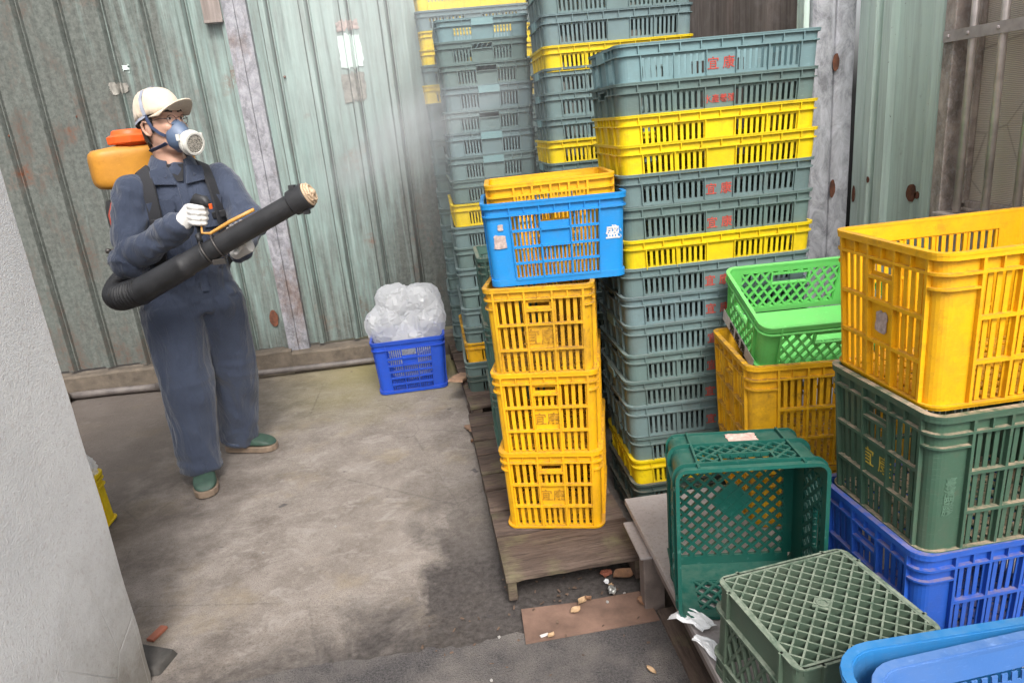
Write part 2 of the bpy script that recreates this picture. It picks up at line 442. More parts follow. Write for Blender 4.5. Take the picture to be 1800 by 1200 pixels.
def meshes(key, fn):
    if key not in CACHE:
        S, P = fn(); CACHE[key] = (S, [(n, mb.mesh(n)) for n, mb in P])
    return CACHE[key]
def put_crate(key, fn, name, label, mat, loc, rz, group=None, rot=None, clip_mat=None, base_mat=None):
    S, P = meshes(key, fn)
    t = thing(name, label, 'crate', loc, rz, group, rot)
    for n, me in P:
        m = clip_mat if n == 'handle_clip' and clip_mat else mat
        link(n, me, m, t)
    return t, S
def lettering(parent, S, k, txt, size, z, mat, u=0., bold=.012, off=.0012, stack=False, name='lettering'):
    me = text(txt, size, bold, stack); o = link(name, me, mat, parent)
    p = S.P(k, u, z, off); o.location = p
    tilt = math.atan(S.t/S.H)
    o.rotation_euler = (Matrix.Rotation(k*math.pi/2, 4, 'Z') @ Matrix.Rotation(tilt, 4, 'X')).to_euler()
    return o

# ------------------------------------------------------------------ ground
def ground_mat():
    n = NT('worn concrete'); v = n.coord('Object'); P = world_pos(n); X, Y = P[0], P[1]
    big = n.noise(v, 1.3, 5, .6); mid = n.noise(v, 5., 6, .65); fine = n.noise(v, 42., 6, .75); grit = n.noise(v, 210., 3, .8)
    c = n.mix(n.ramp(mid, .35, .68), (.180,.150,.128), (.305,.264,.232))
    c = n.mix(n.math('MULTIPLY', n.ramp(fine, .45, .66), .6), c, (.31,.275,.245))
    c = n.mix(n.math('MULTIPLY', n.ramp(grit, .50, .62), .6), c, (.085,.072,.063))
    pale = n.noise(n.coord('Object', (1.2, 2.0, 1)), 5.2, 8, .78, dist=.6)
    c = n.mix(n.math('MULTIPLY', n.ramp(pale, .52, .64), .55), c, (.36,.322,.292))
    # ochre / algae film along the back wall and in patches
    al = n.math('MULTIPLY', n.ramp(n.math('ADD', Y, n.math('MULTIPLY', big, 1.6)), 4.6, 5.6), n.ramp(X, -1.6, -.7))
    c = n.mix(n.math('MULTIPLY', al, .75), c, (.25,.215,.085))
    oc = n.ramp(n.noise(n.coord('Object', loc=(3.1, 1.7, 0)), 1.9, 5, .65), .54, .70)
    c = n.mix(n.math('MULTIPLY', oc, .5), c, (.30,.235,.14))
    # dirt banked against the left side and the back plinth
    lf = n.ramp(n.math('ADD', X, n.math('MULTIPLY', n.math('SUBTRACT', mid, .5), 1.2)), -.95, -1.75)
    c = n.mix(n.math('MULTIPLY', lf, .72), c, (.075,.06,.052))
    # black damp grime round the pallet edge and towards the near drain
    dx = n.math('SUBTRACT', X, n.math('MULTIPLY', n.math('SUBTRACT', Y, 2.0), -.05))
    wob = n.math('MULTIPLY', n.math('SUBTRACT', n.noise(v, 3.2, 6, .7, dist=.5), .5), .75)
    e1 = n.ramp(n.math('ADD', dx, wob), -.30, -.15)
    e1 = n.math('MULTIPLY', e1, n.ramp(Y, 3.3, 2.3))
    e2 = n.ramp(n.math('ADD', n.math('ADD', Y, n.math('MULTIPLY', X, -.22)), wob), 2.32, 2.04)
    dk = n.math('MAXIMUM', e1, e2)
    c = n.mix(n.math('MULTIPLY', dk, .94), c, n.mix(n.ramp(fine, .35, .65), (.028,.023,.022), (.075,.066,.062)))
    sp = n.n('TexVoronoi', {'feature': 'DISTANCE_TO_EDGE'}, Vector=n.coord('Object', (1, 1, 1)), Scale=1.1, Randomness=1.0).outputs[0]
    crk = n.math('MULTIPLY', n.ramp(n.math('ADD', sp, n.math('MULTIPLY', n.math('SUBTRACT', fine, .5), .02)), .005, .0), n.ramp(big, .46, .55))
    spots = n.ramp(n.noise(n.coord('Object', loc=(9, 4, 0)), 7.5, 3, .55), .70, .74)
    c = n.mix(n.math('MULTIPLY', spots, .75), c, (.06,.055,.06))
    c = n.mix(n.math('MULTIPLY', crk, .35), c, (.07,.06,.055))
    n.bump(n.math('ADD', n.math('MULTIPLY', mid, .5), n.math('ADD', fine, n.math('MULTIPLY', grit, .35))), .006, .8)
    return n.fin(c, n.ramp(mid, .3, .7, .72, .92), spec=.35)
def asphalt_mat():
    n = NT('dark asphalt'); v = n.coord('Object')
    a = n.noise(v, 140., 4, .7); b = n.noise(v, 4., 5, .6); s = n.n('TexVoronoi', Vector=v, Scale=220.).outputs[0]
    c = n.mix(n.ramp(a, .35, .7), (.035,.032,.033), (.125,.115,.115))
    c = n.mix(n.math('MULTIPLY', n.ramp(b, .42, .62), .75), c, (.17,.152,.14))
    c = n.mix(n.math('MULTIPLY', n.ramp(s, .22, .1), .35), c, (.30,.28,.27))
    n.bump(n.math('ADD', a, s), .004, .9)
    return n.fin(c, .85, spec=.3)
g = MB(); NX, NY = 60, 50
gx = [-8 + 12*i/NX for i in range(NX+1)]; gy = [-3 + 9*j/NY for j in range(NY+1)]
vs = [(x, y, .004*noise.noise((x*1.7, y*1.7, 0)) - .004) for y in gy for x in gx]
g.add(vs, [(j*(NX+1)+i, j*(NX+1)+i+1, (j+1)*(NX+1)+i+1, (j+1)*(NX+1)+i) for j in range(NY) for i in range(NX)])
gr = g.build('ground', ground_mat(), smooth=True); gr['kind'] = 'structure'
a = MB(); N = 300
top = []
for i in range(N+1):
    x = -3 + 6*i/N
    y = 1.855 + .045*(x+1) + .03*noise.noise((x*2.5, 3, 0)) + .022*noise.noise((x*9, 5, 0)) + .014*noise.noise((x*31, 8, 0)) + .007*noise.noise((x*83, 2, 0)) + (.02 if x < -.2 else 0)
    top.append((x, min(y, 2.0), .007))
vs = top + [(x, -3, .007) for x, y, z in top] + [(x, y+.004, -.01) for x, y, z in top]
a.add(vs, [(N+1+i, N+1+i+1, i+1, i) for i in range(N)] + [(i, i+1, 2*(N+1)+i+1, 2*(N+1)+i) for i in range(N)])
ap = a.build('asphalt', asphalt_mat()); ap['kind'] = 'structure'

# ------------------------------------------------------------------ corrugated walls
def wall_mat(name, base, side=False):
    n = NT(name); v = n.coord('Object'); P = world_pos(n); X, Y, Z = P[0], P[1], P[2]
    st = n.noise(n.coord('Object', (9, 9, .55)), 2.6, 6, .68, dist=.3); st2 = n.noise(n.coord('Object', (30, 30, 1.1)), 2.2, 5, .65)
    sp = n.noise(v, 30., 6, .8); big = n.noise(v, .9, 4, .6); blot = n.noise(n.coord('Object', (1, 1, .45)), 4.2, 6, .72)
    c = n.mix(n.ramp(big, .3, .7), base, tuple(min(1, q*1.18) for q in base)); c = n.mix(n.math('MULTIPLY', n.ramp(n.noise(n.coord('Object', (2, 2, 1)), 3.2, 7, .75), .45, .68), .0 if side else .6), c, (.15,.165,.15))
    c = n.mix(n.math('MULTIPLY', n.ramp(st2, .5, .74), .5), c, (.40,.47,.44))         # chalky rub marks
    if side:
        lowd = n.ramp(Z, 1.9, .9); reg = n.math('MULTIPLY', lowd, .25)
    else:
        left = n.ramp(X, -1.2, -2.4); low = n.ramp(Z, 1.2, .1)
        rt = n.math('MULTIPLY', n.ramp(X, -.75, .0), n.ramp(Z, 1.75, 1.0))
        beyond = n.ramp(X, .3, 1.0)
        reg = n.math('MAXIMUM', n.math('MAXIMUM', n.math('MULTIPLY', left, .95), n.math('MULTIPLY', low, .58)), n.math('MAXIMUM', n.math('MULTIPLY', rt, 1.0), beyond))
    d1 = n.ramp(n.math('ADD', n.math('MULTIPLY', st, .75), n.math('MULTIPLY', reg, .36)), .365, .60)
    gv = n.math('FRACT', n.math('DIVIDE', n.math('ADD', X, 10.2), .255))
    if side: d1 = n.math('MULTIPLY', d1, .45)
    if not side:
        ln = n.math('MAXIMUM', n.math('MULTIPLY', n.ramp(gv, .185, .215), n.ramp(gv, .265, .24)), n.math('MAXIMUM', n.ramp(gv, .975, .995), n.ramp(gv, .03, .012)))
        d1 = n.math('MAXIMUM', d1, n.math('MULTIPLY', ln, n.ramp(sp, .25, .5, .5, .95)))
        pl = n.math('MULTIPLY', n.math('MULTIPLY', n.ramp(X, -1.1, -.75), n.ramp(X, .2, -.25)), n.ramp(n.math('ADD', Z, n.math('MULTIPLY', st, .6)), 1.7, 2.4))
        c = n.mix(n.math('MULTIPLY', pl, .22), c, (.52,.57,.54))  # bright daylight on the upper wall, painted in as a paler tone
    c = n.mix(n.math('MULTIPLY', d1, .86), c, n.mix(n.ramp(sp, .38, .62), (.050,.048,.042), (.125,.125,.112)))
    d2 = n.ramp(n.math('ADD', n.math('MULTIPLY', blot, .8), n.math('MULTIPLY', reg, .12)), .51, .60)
    c = n.mix(n.math('MULTIPLY', n.math('MULTIPLY', d2, n.ramp(sp, .42, .56)), .85), c, (.10,.065,.05))   # bare rusty flakes
    rs = n.ramp(n.noise(n.coord('Object', loc=(5, 2, 7)), 2.3, 4, .55), .64, .72)
    c = n.mix(n.math('MULTIPLY', rs, n.ramp(sp, .4, .6)), c, (.16,.055,.025))
    spk = n.ramp(n.noise(v, 75., 3, .7), .68, .76)
    c = n.mix(n.math('MULTIPLY', spk, .7), c, (.06,.05,.04))
    n.bump(n.math('ADD', n.math('MULTIPLY', st, .5), n.math('MULTIPLY', sp, .5)), .003, .6)
    return n.fin(c, n.ramp(d1, 0, 1, .48, .8), spec=.35)
def galv_mat(name='weathered galvanised steel', rust=.70, tint=(.27,.265,.29)):
    n = NT(name); v = n.coord('Object')
    a = n.noise(n.coord('Object', (1, 1, .6)), 14., 6, .75, dist=.8); b = n.noise(v, 55., 5, .75); r = n.noise(n.coord('Object', (1, 1, .5)), 5., 5, .7)
    c = n.mix(n.ramp(a, .35, .65), tuple(q*.5 for q in tint), tuple(min(1, q*1.35) for q in tint))
    c = n.mix(n.math('MULTIPLY', n.ramp(b, .5, .7), .5), c, (.50,.49,.50))
    c = n.mix(n.math('MULTIPLY', n.ramp(r, rust-.16, rust), .8), c, n.mix(n.ramp(b, .4, .6), (.11,.065,.05), (.19,.13,.105)))
    n.bump(n.math('ADD', a, b), .002, .7)
    return n.fin(c, .6, .15, .4)
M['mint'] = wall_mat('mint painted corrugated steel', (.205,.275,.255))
M['mint_side'] = wall_mat('pale mint painted steel', (.52,.63,.565), True)
M['galv'] = galv_mat(); M['galv_clean'] = galv_mat('spangled galvanised steel', .82, (.42,.42,.45))
M['rust'] = plain('rust scab', (.15,.055,.03), .9, var=.6, scale=30, bump=.003)
def rusty_mat():
    n = NT('brown rusted sheet'); v = n.coord('Object')
    a = n.noise(n.coord('Object', (12, 12, .7)), 2.5, 6, .65); b = n.noise(v, 8., 6, .7)
    c = n.mix(n.ramp(a, .3, .7), (.13,.10,.085), (.30,.25,.225)); c = n.mix(n.math('MULTIPLY', n.ramp(b, .5, .7), .5), c, (.36,.32,.30))
    n.bump(b, .003); return n.fin(c, .75)
M['rusty'] = rusty_mat()
M['dirty_concrete'] = plain('dirty plinth concrete', (.135,.108,.082), .9, var=.5, scale=9, bump=.004)
M['pipe'] = plain('dirty pvc pipe', (.14,.12,.11), .55, var=.4, scale=14)

WY = 5.13
def profile(x):
    """sheet profile: narrow stepped rib every 0.255 m, shallow crease between"""
    p = (x % .255)
    def sm(a, b, t): t = max(0, min(1, (t-a)/(b-a))); return t*t*(3-2*t)
    rib = .040*(sm(.0, .010, p) - sm(.040, .058, p))
    rib2 = .020*(sm(.058, .062, p) - sm(.068, .074, p))
    mid = .007*(sm(.138, .150, p) - sm(.166, .180, p))
    return rib + rib2 + mid
OFFS = [0, .004, .010, .014, .025, .040, .046, .052, .058, .062, .068, .074, .10, .138, .144, .150, .166, .172, .180, .22]
def panel(mb, x0, x1, z0, z1, off=0., lean=0.):
    xs = sorted({round(x0,4), round(x1,4)} | {round(k*.255 + q, 4) for k in range(-40, 40) for q in OFFS if x0 < k*.255 + q < x1})
    zs = [z0 + (z1-z0)*i/6 for i in range(7)]
    vs = [(x, -(profile(x) + off) + .004*noise.noise((x*2.3, z*1.1, 4)), z) for z in zs for x in xs]; n = len(xs)
    mb.add(vs, [(j*n+i, j*n+i+1, (j+1)*n+i+1, (j+1)*n+i) for j in range(6) for i in range(n-1)])
bw = thing('back_wall', 'long corrugated metal wall in chipped mint green paint at the back of the yard', 'wall', (0, WY, 0))
x = -4.6; i = 0
while x < 1.72:
    x1 = min(x + .765, 1.745)
    mb = MB(); panel(mb, x - .012, x1, .17 + .006*((i*7) % 3), 2.95, .0035*(i % 2))
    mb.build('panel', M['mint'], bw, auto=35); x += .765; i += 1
def post(mb, x0, x1, d, z0, z1):
    n = 9; zs = [z0 + (z1-z0)*i/n for i in range(n+1)]; c = (x0+x1)/2
    prof = [(x0, 0), (x0, -d), (c-.004, -d-.004), (c, -d+.005), (c+.004, -d-.004), (x1, -d), (x1, 0)]
    rings = [[(px + .002*noise.noise((z*3, px*20, 1)), py, z) for px, py in prof] for z in zs]
    mb.rings(rings, (True, True))
mb = MB(); post(mb, -1.235, -1.085, .062, .12, 2.95)
mb.build('post', M['galv'], bw, label='galvanised steel post with brown rust patches')
# plinth: lengths of old kerb and board, each with its own height
for (a0, a1, hh, dd) in ((-4.6, -2.02, .165, .10), (-2.012, -1.215, .17, .09), (-1.207, -.30, .155, .13), (-.292, 1.74, .15, .12)):
    mb = MB(); m = 14
    rings = []
    for i in range(m+1):
        x = a0 + (a1-a0)*i/m; w = .008*noise.noise((x*6, 2, 0)); w2 = .012*noise.noise((x*5, 7, 0))
        rings.append([(x, -dd+w2, -.01), (x, -dd+w2, hh-.015+w), (x, -dd+.015+w2, hh+w), (x, .03, hh+w), (x, .03, -.01)])
    mb.rings(rings); mb.build('plinth', M['dirty_concrete'], bw)
# remains of posters and a paint patch, rust holes
def flat_patch(cx, cz, w, h, y, seed, n=18, rounded=False):
    mb = MB(); r = random.Random(seed); pts = []
    for i in range(n):
        t = 2*math.pi*i/n; c, s = math.cos(t), math.sin(t)
        k = 1 if rounded else 1/max(abs(c), abs(s)); k *= 1 - r.random()*.16
        pts.append((cx + c*k*w/2, cz + s*k*h/2))
    mb.rings([[(px, y, pz) for px, pz in pts], [(px, y-.0015, pz) for px, pz in pts]])
    return mb
M['old_paint'] = plain('pale untouched paint', (.55,.64,.60), .5, var=.12, scale=8)
M['scab'] = plain('bare flaking metal', (.27,.255,.225), .8, var=.55, scale=26, bump=.003)
def conform(x0, x1, z0, z1, seed):
    """ragged-edged scrap that follows the sheet's ribs"""
    r = random.Random(seed); xs = sorted({x0, x1} | {round(k*.255 + q, 4) for k in range(-20, 10) for q in OFFS if x0 < k*.255 + q < x1}); n = len(xs); mz = 10
    top = [z1 - r.random()*.022 for _ in xs]; bot = [z0 + r.random()*.03 for _ in xs]; mb = MB()
    for q in range(mz+1):
        jl, jr = r.random()*.010, r.random()*.014
        for i, x in enumerate(xs):
            xx = x + (jl if i == 0 else -jr if i == n-1 else 0); z = bot[i] + (top[i]-bot[i])*q/mz
            mb.v.append((xx, -(profile(xx) + .0095), z))
    mb.f = [(j*n+i, j*n+i+1, (j+1)*n+i+1, (j+1)*n+i) for j in range(mz) for i in range(n-1)]
    return mb
for (x0, x1, z0, z1, m, sd_) in ((-.555,-.392,2.03,2.262,'old_paint',3), (-.548,-.392,2.268,2.35,'torn_label',8), (-.565,-.40,1.825,2.028,'scab',5), (-2.06,-1.93,2.0,2.09,'scab',31), (-1.95,-1.90,2.13,2.2,'old_paint',33)):
    o = conform(x0, x1, z0, z1, sd_).build('sticker_remnant', M[m], bw)
for (px, pz, w, h, sd_) in ((-1.31, .40, .07, .13, 4), (-1.52, .33, .035, .12, 9)):
    flat_patch(px, pz, w, h, -.0125, sd_, 16, True).build('rust_hole', M['rust'], bw)
for (px, pz) in ((-2.75, 1.82), (-1.0, 2.2), (-.93, 2.03), (-2.3, 1.9), (-.47, 2.03), (-.5, 1.3), (-3.0, 1.2), (-1.7, 1.95)):
    mb = MB(); mb.ball((px, -.012, pz), (.009, .008, .009), 8, 5); mb.build('screw', M['rust'], bw, smooth=True)
mb = MB(); mb.box(-1.36, -1.245, -.075, -.01, 2.385, 2.40); mb.box(-1.36, -1.245, -.06, -.05, 2.40, 2.8)
mb.build('bracket', M['rusty'], bw)

# ------------------------------------------------------------------ ground pipe
pp = thing('drain_pipe', 'grey plastic pipe lying on the ground along the foot of the back wall', 'pipe', (-1.6, WY-.16, .03))
mb = MB(); mb.tube([(-1.5,.03,.0), (-.9,.02,.004), (-.55,.0,.0)], .026, 12); mb.build('pipe_length', M['pipe'], pp, smooth=True)
mb = MB(); mb.tube([(-.46,-.0,.02), (.2,.005,.01), (.9,.02,.0), (1.4,.02,.004)], .022, 12); mb.build('pipe_length', M['pipe'], pp, smooth=True)
mb = MB(); mb.tube([(-.57,.0,.002), (-.50,-.006,.010), (-.485,-.03,.015), (-.485,-.055,.015)], .031, 12); mb.build('elbow', M['pipe'], pp, smooth=True)
mb = MB(); mb.rings([[(-.485+r*math.cos(2*math.pi*j/12), -.056-dy, .015+r*math.sin(2*math.pi*j/12)) for j in range(12)] for r, dy in ((.034,-.02),(.034,.004),(.02,.004),(.02,-.015))])
mb.build('collar', M['pipe'], pp)
st = MB(); st.ball((0,0,.05), (.085,.06,.06), 12, 8)
me = st.mesh('rock', True); displace(me, lambda c, n: .014*noise.noise(c*12))
tag(link('rock', me, M['dirty_concrete'], None, (-2.83, WY-.20, 0)), 'small grey stone by the pipe where the concrete wall meets the view', 'stone')

# ------------------------------------------------------------------ near rendered wall at the left
def render_mat():
    n = NT('rough cement render'); v = n.coord('Object'); P = world_pos(n)
    a = n.noise(v, 2.2, 5, .65); b = n.noise(v, 70., 5, .8); d = n.noise(v, 190., 3, .7)
    c = n.mix(n.ramp(a, .3, .7), (.66,.66,.665), (.80,.80,.80))
    c = n.mix(n.math('MULTIPLY', n.ramp(b, .52, .70), .40), c, (.40,.32,.315))
    c = n.mix(n.math('MULTIPLY', n.ramp(d, .58, .72), .45), c, (.30,.29,.28))
    lw = n.math('MULTIPLY', n.ramp(n.math('ADD', P[2], n.math('MULTIPLY', n.noise(v, 7., 6, .7), .5)), .80, .30), n.ramp(P[1], 1.2, 1.8))
    c = n.mix(n.math('MULTIPLY', lw, .75), c, (.15,.125,.085))
    cr = n.n('TexVoronoi', {'feature': 'DISTANCE_TO_EDGE'}, Vector=n.coord('Object', (1, 2.2, .9), rot=(.6,0,0)), Scale=2.3).outputs[0]
    ck = n.math('MULTIPLY', n.ramp(cr, .006, .0), n.math('MULTIPLY', n.ramp(P[2], .55, .25), n.ramp(P[1], 1.3, 1.7)))
    c = n.mix(n.math('MULTIPLY', ck, .5), c, (.75,.74,.72))
    n.bump(n.math('ADD', n.math('MULTIPLY', b, .8), n.math('SUBTRACT', d, n.math('MULTIPLY', ck, .8))), .004, .9)
    return n.fin(c, .88, spec=.3)
mb = MB(); nz, ny = 40, 14
X0, Y1 = -1.105, 1.985
def edge(z): return .010*noise.noise((z*4, 1, 0)) + .006*noise.noise((z*17, 3, 0)) - (.05*max(0, .30-z)*(1+noise.noise((z*20, 9, 0))))
zs = [-.02 + 2.9*(i/nz)**1.6 for i in range(nz+1)]
rings = []
for z in zs:
    ch = .012
    rings.append([(X0, -1.2, z), (X0+.003*noise.noise((z*3, 0, 8)), .5, z), (X0+.003*noise.noise((z*3, 4, 8)), 1.4, z), (X0, Y1-ch+edge(z), z), (X0-ch, Y1+edge(z), z), (-2.2, Y1, z), (-2.2, -1.2, z)])
mb.rings(rings)
tag(mb.build('concrete_wall', render_mat()), 'rough light grey cement rendered wall close on the left', 'wall')
mb = MB(); mb.rings([[(-1.42,1.99,-.01),(-1.085,1.98,-.01),(-1.06,2.08,-.01),(-1.42,2.22,-.01)], [(-1.42,1.99,.032),(-1.095,1.99,.022),(-1.07,2.07,.024),(-1.42,2.21,.035)]])
tag(mb.build('gap_block', plain('painted gap shade', (.06,.055,.05), .9, var=.5, scale=14, bump=.003), bevel=.006), 'low dark block standing in for the gap at the foot of the grey rendered wall', 'block')  # added in place of a gap under the wall; its shade is painted dark
M['red_scrap'] = plain('faded red tile', (.30,.10,.06), .8)
mb = MB(); mb.box(-.035,.035,-.014,.014,0,.010); o = mb.build('tile_shard', M['red_scrap'], loc=(-1.17,2.19,.0)); o.rotation_euler = (0,0,1.2)
tag(o, 'narrow red tile shard beside the low dark block', 'tile')

# ------------------------------------------------------------------ side wall with window on the right
SX = 1.83
sw = thing('side_wall', 'pale mint metal side wall with steel posts and a barred window', 'wall', (SX, 0, 0))
def side_panel(y0, y1, z0, z1, mat, pts, name='panel', label=None):
    """pts: profile as (y fraction, depth towards the yard)"""
    mb = MB(); zs = [z0 + (z1-z0)*i/8 for i in range(9)]
    vs = [(-d + .003*noise.noise((z*2, f*5, 3)), y0 + (y1-y0)*f, z) for z in zs for f, d in pts]; n = len(pts)
    mb.add(vs, [(j*n+i+1, j*n+i, (j+1)*n+i, (j+1)*n+i+1) for j in range(8) for i in range(n-1)])
    return mb.build(name, mat, sw, auto=30, label=label)
side_panel(3.34, 5.12, 0, 2.75, M['rusty'], [(0,.012),(.05,.012),(.055,.04),(.09,.04),(.10,.0),(.22,.0),(.24,.05),(.30,.068),(.36,.05),(.38,.0),(.55,.0),(.56,.03),(.6,.03),(.61,0),(1,0)], label='brown rusted sheet')
mb = MB(); mb.box(-.262, -.237, 2.985, 3.03, 0, 2.75); mb.build('trim', M['mint_side'], sw, bevel=.004)
mb = MB(); mb.box(-.262, -.07, 3.032, 3.045, 0, 2.75); mb.build('panel', M['mint_side'], sw)
mb = MB(); zs = [2.75*i/14 for i in range(15)]; px0, px1, d0 = -.234, -.048, 2.955; pc = (px0+px1)/2
prof = [(px0, 3.03), (px0, d0+.012), (px0+.010, d0), (pc-.022, d0-.008), (pc-.004, d0), (pc, d0+.010), (pc+.004, d0), (pc+.022, d0-.008), (px1-.010, d0), (px1, d0+.012), (px1, 3.03)]
mb.rings([[(x_ + .002*noise.noise((z*4, x_*9, 2)), y_ + .003*noise.noise((z*5, x_*14, 6)), z) for x_, y_ in prof] for z in zs])
mb.build('post', M['galv_clean'], sw, auto=35, label='wide double galvanised steel post')
W0 = 2.375
side_panel(W0, 2.95, 0, 2.75, M['mint_side'], [(0,.045),(.055,.045),(.075,.065),(.16,.065),(.18,.02),(.33,.02),(.50,.016),(.60,.02),(.61,.05),(.70,.05),(.71,.03),(.76,.03),(.77,.055),(.84,.055),(.85,.035),(.88,.05),(.97,.05),(1,.04)])
side_panel(.35, 1.05, 0, 2.75, M['mint_side'], [(0,.02),(.3,.02),(.33,.05),(.42,.05),(.45,.02),(1,.02)])
side_panel(1.05, W0, 0, 1.13, M['mint_side'], [(0,.02),(.25,.02),(.27,.05),(.33,.05),(.35,.02),(.7,.02),(.72,.05),(.78,.05),(.8,.02),(1,.02)])
side_panel(1.05, W0, 2.35, 2.75, M['mint_side'], [(0,.02),(.25,.02),(.27,.05),(.33,.05),(.35,.02),(.7,.02),(.72,.05),(.78,.05),(.8,.02),(1,.02)])
for (yy, zz, w, h, sd_, dep) in ((2.575, 1.20, .062, .075, 3, .022), (2.54, 1.195, .03, .03, 8, .022), (2.80, 1.24, .02, .028, 2, .06), (2.91, 1.17, .024, .075, 6, .053)):
    mb = flat_patch(yy, zz, w, h, 0, sd_, 16, True); vs = [(-dep+.0005 + p[1]*1.6, p[0], p[2]) for p in mb.v]; q = MB(); q.v = vs; q.f = mb.f
    q.build('rust_hole', M['rust'], sw)
for (xx, zz, w, h, sd_) in ((pc+.002, 1.715, .030, .075, 7), (pc+.010, 1.20, .028, .085, 11)):
    flat_patch(xx, zz, w, h, 2.9445, sd_, 16, True).build('rust_hole', M['rust'], sw)
M['alu'] = galv_mat('brown weathered aluminium', .9, (.38,.32,.285)); M['bar'] = plain('dull window bar steel', (.58,.52,.49), .4, .5, var=.3, scale=12)
M['flatbar'] = plain('grey painted flat bar', (.42,.37,.36), .5, .3, var=.3, scale=18)
def screen_mat():
    n = NT('dusty insect screen'); v = n.coord('Object')
    w = n.n('TexWave', {'bands_direction': 'Z'}, Vector=v, Scale=55., Distortion=1.2, Detail=2.0, Detail_Scale=1.5).outputs[1]
    a = n.noise(v, 3.5, 5, .6)
    c = n.mix(n.ramp(w, .2, .8), (.38,.325,.27), (.62,.54,.46)); c = n.mix(n.math('MULTIPLY', n.ramp(a, .4, .65), .6), c, (.50,.44,.37))
    cr = n.n('TexVoronoi', {'feature': 'DISTANCE_TO_EDGE'}, Vector=v, Scale=4.).outputs[0]
    c = n.mix(n.math('MULTIPLY', n.ramp(cr, .02, 0), .35), c, (.07,.05,.04))
    n.bump(w, .001); return n.fin(c, .6)
M['screen'] = screen_mat()
wf = MB()
wf.box(-.085, -.01, W0-.045, W0+.005, 1.08, 2.40)
wf.box(-.085, -.01, 1.05, 1.10, 1.08, 2.40)
wf.box(-.080, -.01, 1.10, W0-.045, 2.35, 2.398)
win = wf.build('window', M['alu'], sw, bevel=.003)
mb = MB(); mb.box(-.115, .02, 1.02, W0-.048, 1.13, 1.165); mb.box(-.095, .015, 1.03, W0-.05, 1.02, 1.129); mb.build('sill', M['alu'], win, bevel=.004)
mb = MB(); mb.box(-.012, -.004, 1.04, W0-.046, 1.12, 2.349); mb.build('screen', M['screen'], win)
mb = MB()
mb.box(-.036, -.013, W0-.095, W0-.072, 1.19, 2.345); mb.box(-.028, -.0135, W0-.070, W0-.047, 1.167, 2.347)
mb.box(-.030, -.0125, 1.10, W0-.097, 1.167, 1.20); mb.box(-.045, -.031, 1.10, W0-.05, 1.166, 1.178)
mb.build('sash', M['alu'], win, bevel=.003)
for k in range(9):
    y = W0 - .119 - .127*k
    if y < 1.1: break
    mb = MB(); mb.tube([(-.075, y, 1.167), (-.075, y, 2.349)], .0125, 12); mb.build('bar', M['bar'], win, smooth=True)
mb = MB(); mb.box(-.094, -.088, 1.10, W0-.005, 1.722, 1.757)
for y in (W0-.03, W0-.119, W0-.246, W0-.373, W0-.50): mb.ball((-.096, y, 1.74), (.004,.007,.007), 8, 5)
mb.build('crossbar', M['flatbar'], win)

# ------------------------------------------------------------------ pallets and the low table
def wood_mat():
    n = NT('rotting pallet wood'); v = n.coord('Object', (1.2, 9, 9)); w = n.rand(30)
    a = n.noise(v, 3.5, 6, .7, w, .6); b = n.noise(n.coord('Object', (3, 40, 40)), 3., 5, .7, w); f = n.noise(n.coord('Object'), 6., 5, .65, w)
    c = n.mix(n.ramp(a, .3, .7), (.058,.040,.032), (.150,.108,.086)); c = n.mix(n.math('MULTIPLY', n.ramp(b, .5, .62), .75), c, (.045,.032,.028))
    c = n.mix(n.math('MULTIPLY', n.ramp(f, .52, .68), .6), c, (.17,.155,.085)); c = n.mix(n.math('MULTIPLY', n.ramp(f, .48, .3), .5), c, (.07,.05,.042))
    n.bump(n.math('ADD', a, n.math('MULTIPLY', b, 1.4)), .006, .9); return n.fin(c, .88, spec=.3)
M['wood'] = wood_mat(); M['wood_raw'] = plain('fresh split wood', (.36,.22,.14), .85, var=.5, scale=18, bump=.003)
def plank(mb, x0, x1, y0, y1, z0, z1, seed, ragged=.006, n=24):
    """board along X with chewed edges"""
    rings = []
    for i in range(n+1):
        x = x0 + (x1-x0)*i/n; q = lambda k, s=ragged: s*(noise.noise((x*14, seed*3.1, k)) + .6*noise.noise((x*41, seed, k+5)))
        e = .0 if 0 < i < n else 1.
        rings.append([(x, y0+q(1), z0), (x, y0+q(2)-.0, z1-.004+q(3,.003)), (x, y0+.006+q(2), z1+q(4,.002)), (x, y1-.006+q(6), z1+q(7,.002)), (x, y1+q(6), z1-.004), (x, y1+q(8), z0)])
    mb.rings(rings)
def pallet(label, loc, rz, L, Dp, boards, seed, skip=()):
    t = thing('pallet', label, 'pallet', loc, rz, 'wooden pallets under the crate stacks'); y = 0; h = .12
    ws = [Dp*b/sum(boards) for b in boards]
    for i, w in enumerate(ws):
        if i not in skip:
            mb = MB(); plank(mb, .0, L, y + .008, y + w - .009, h-.020-.002*(i%2), h-.001*(i%3), seed+i); mb.build('plank', M['wood'], t, auto=40)
        y += w
    for x in ((.004, L-.04) if L < .6 else (.012, L/2-.025, L-.07)):
        mb = MB(); mb.box(x, x+(.032 if L < .6 else .055), .012, Dp-.012, .020, h-.0225); mb.build('stringer', M['wood'], t, bevel=.004)
    for y0 in (.20, Dp*.55, Dp-.12):
        mb = MB(); plank(mb, .004, L-.004, y0, y0+.10, .002, .0195, seed+20+int(y0*10)); mb.build('base_board', M['wood'], t, auto=40)
    return t
pallet('long weathered wooden pallet under the stack of three tall yellow crates', (.068, 2.045, 0), .038, .50, 1.50, [1.5,1,1,.8,1.1,.9,1,1], 3)
p2 = pallet('broken wooden pallet under the grey-green stacks near the back wall', (.030, 3.62, 0), .075, .80, 1.36, [1,1.1,.9,1,1,1,1,.8], 40)
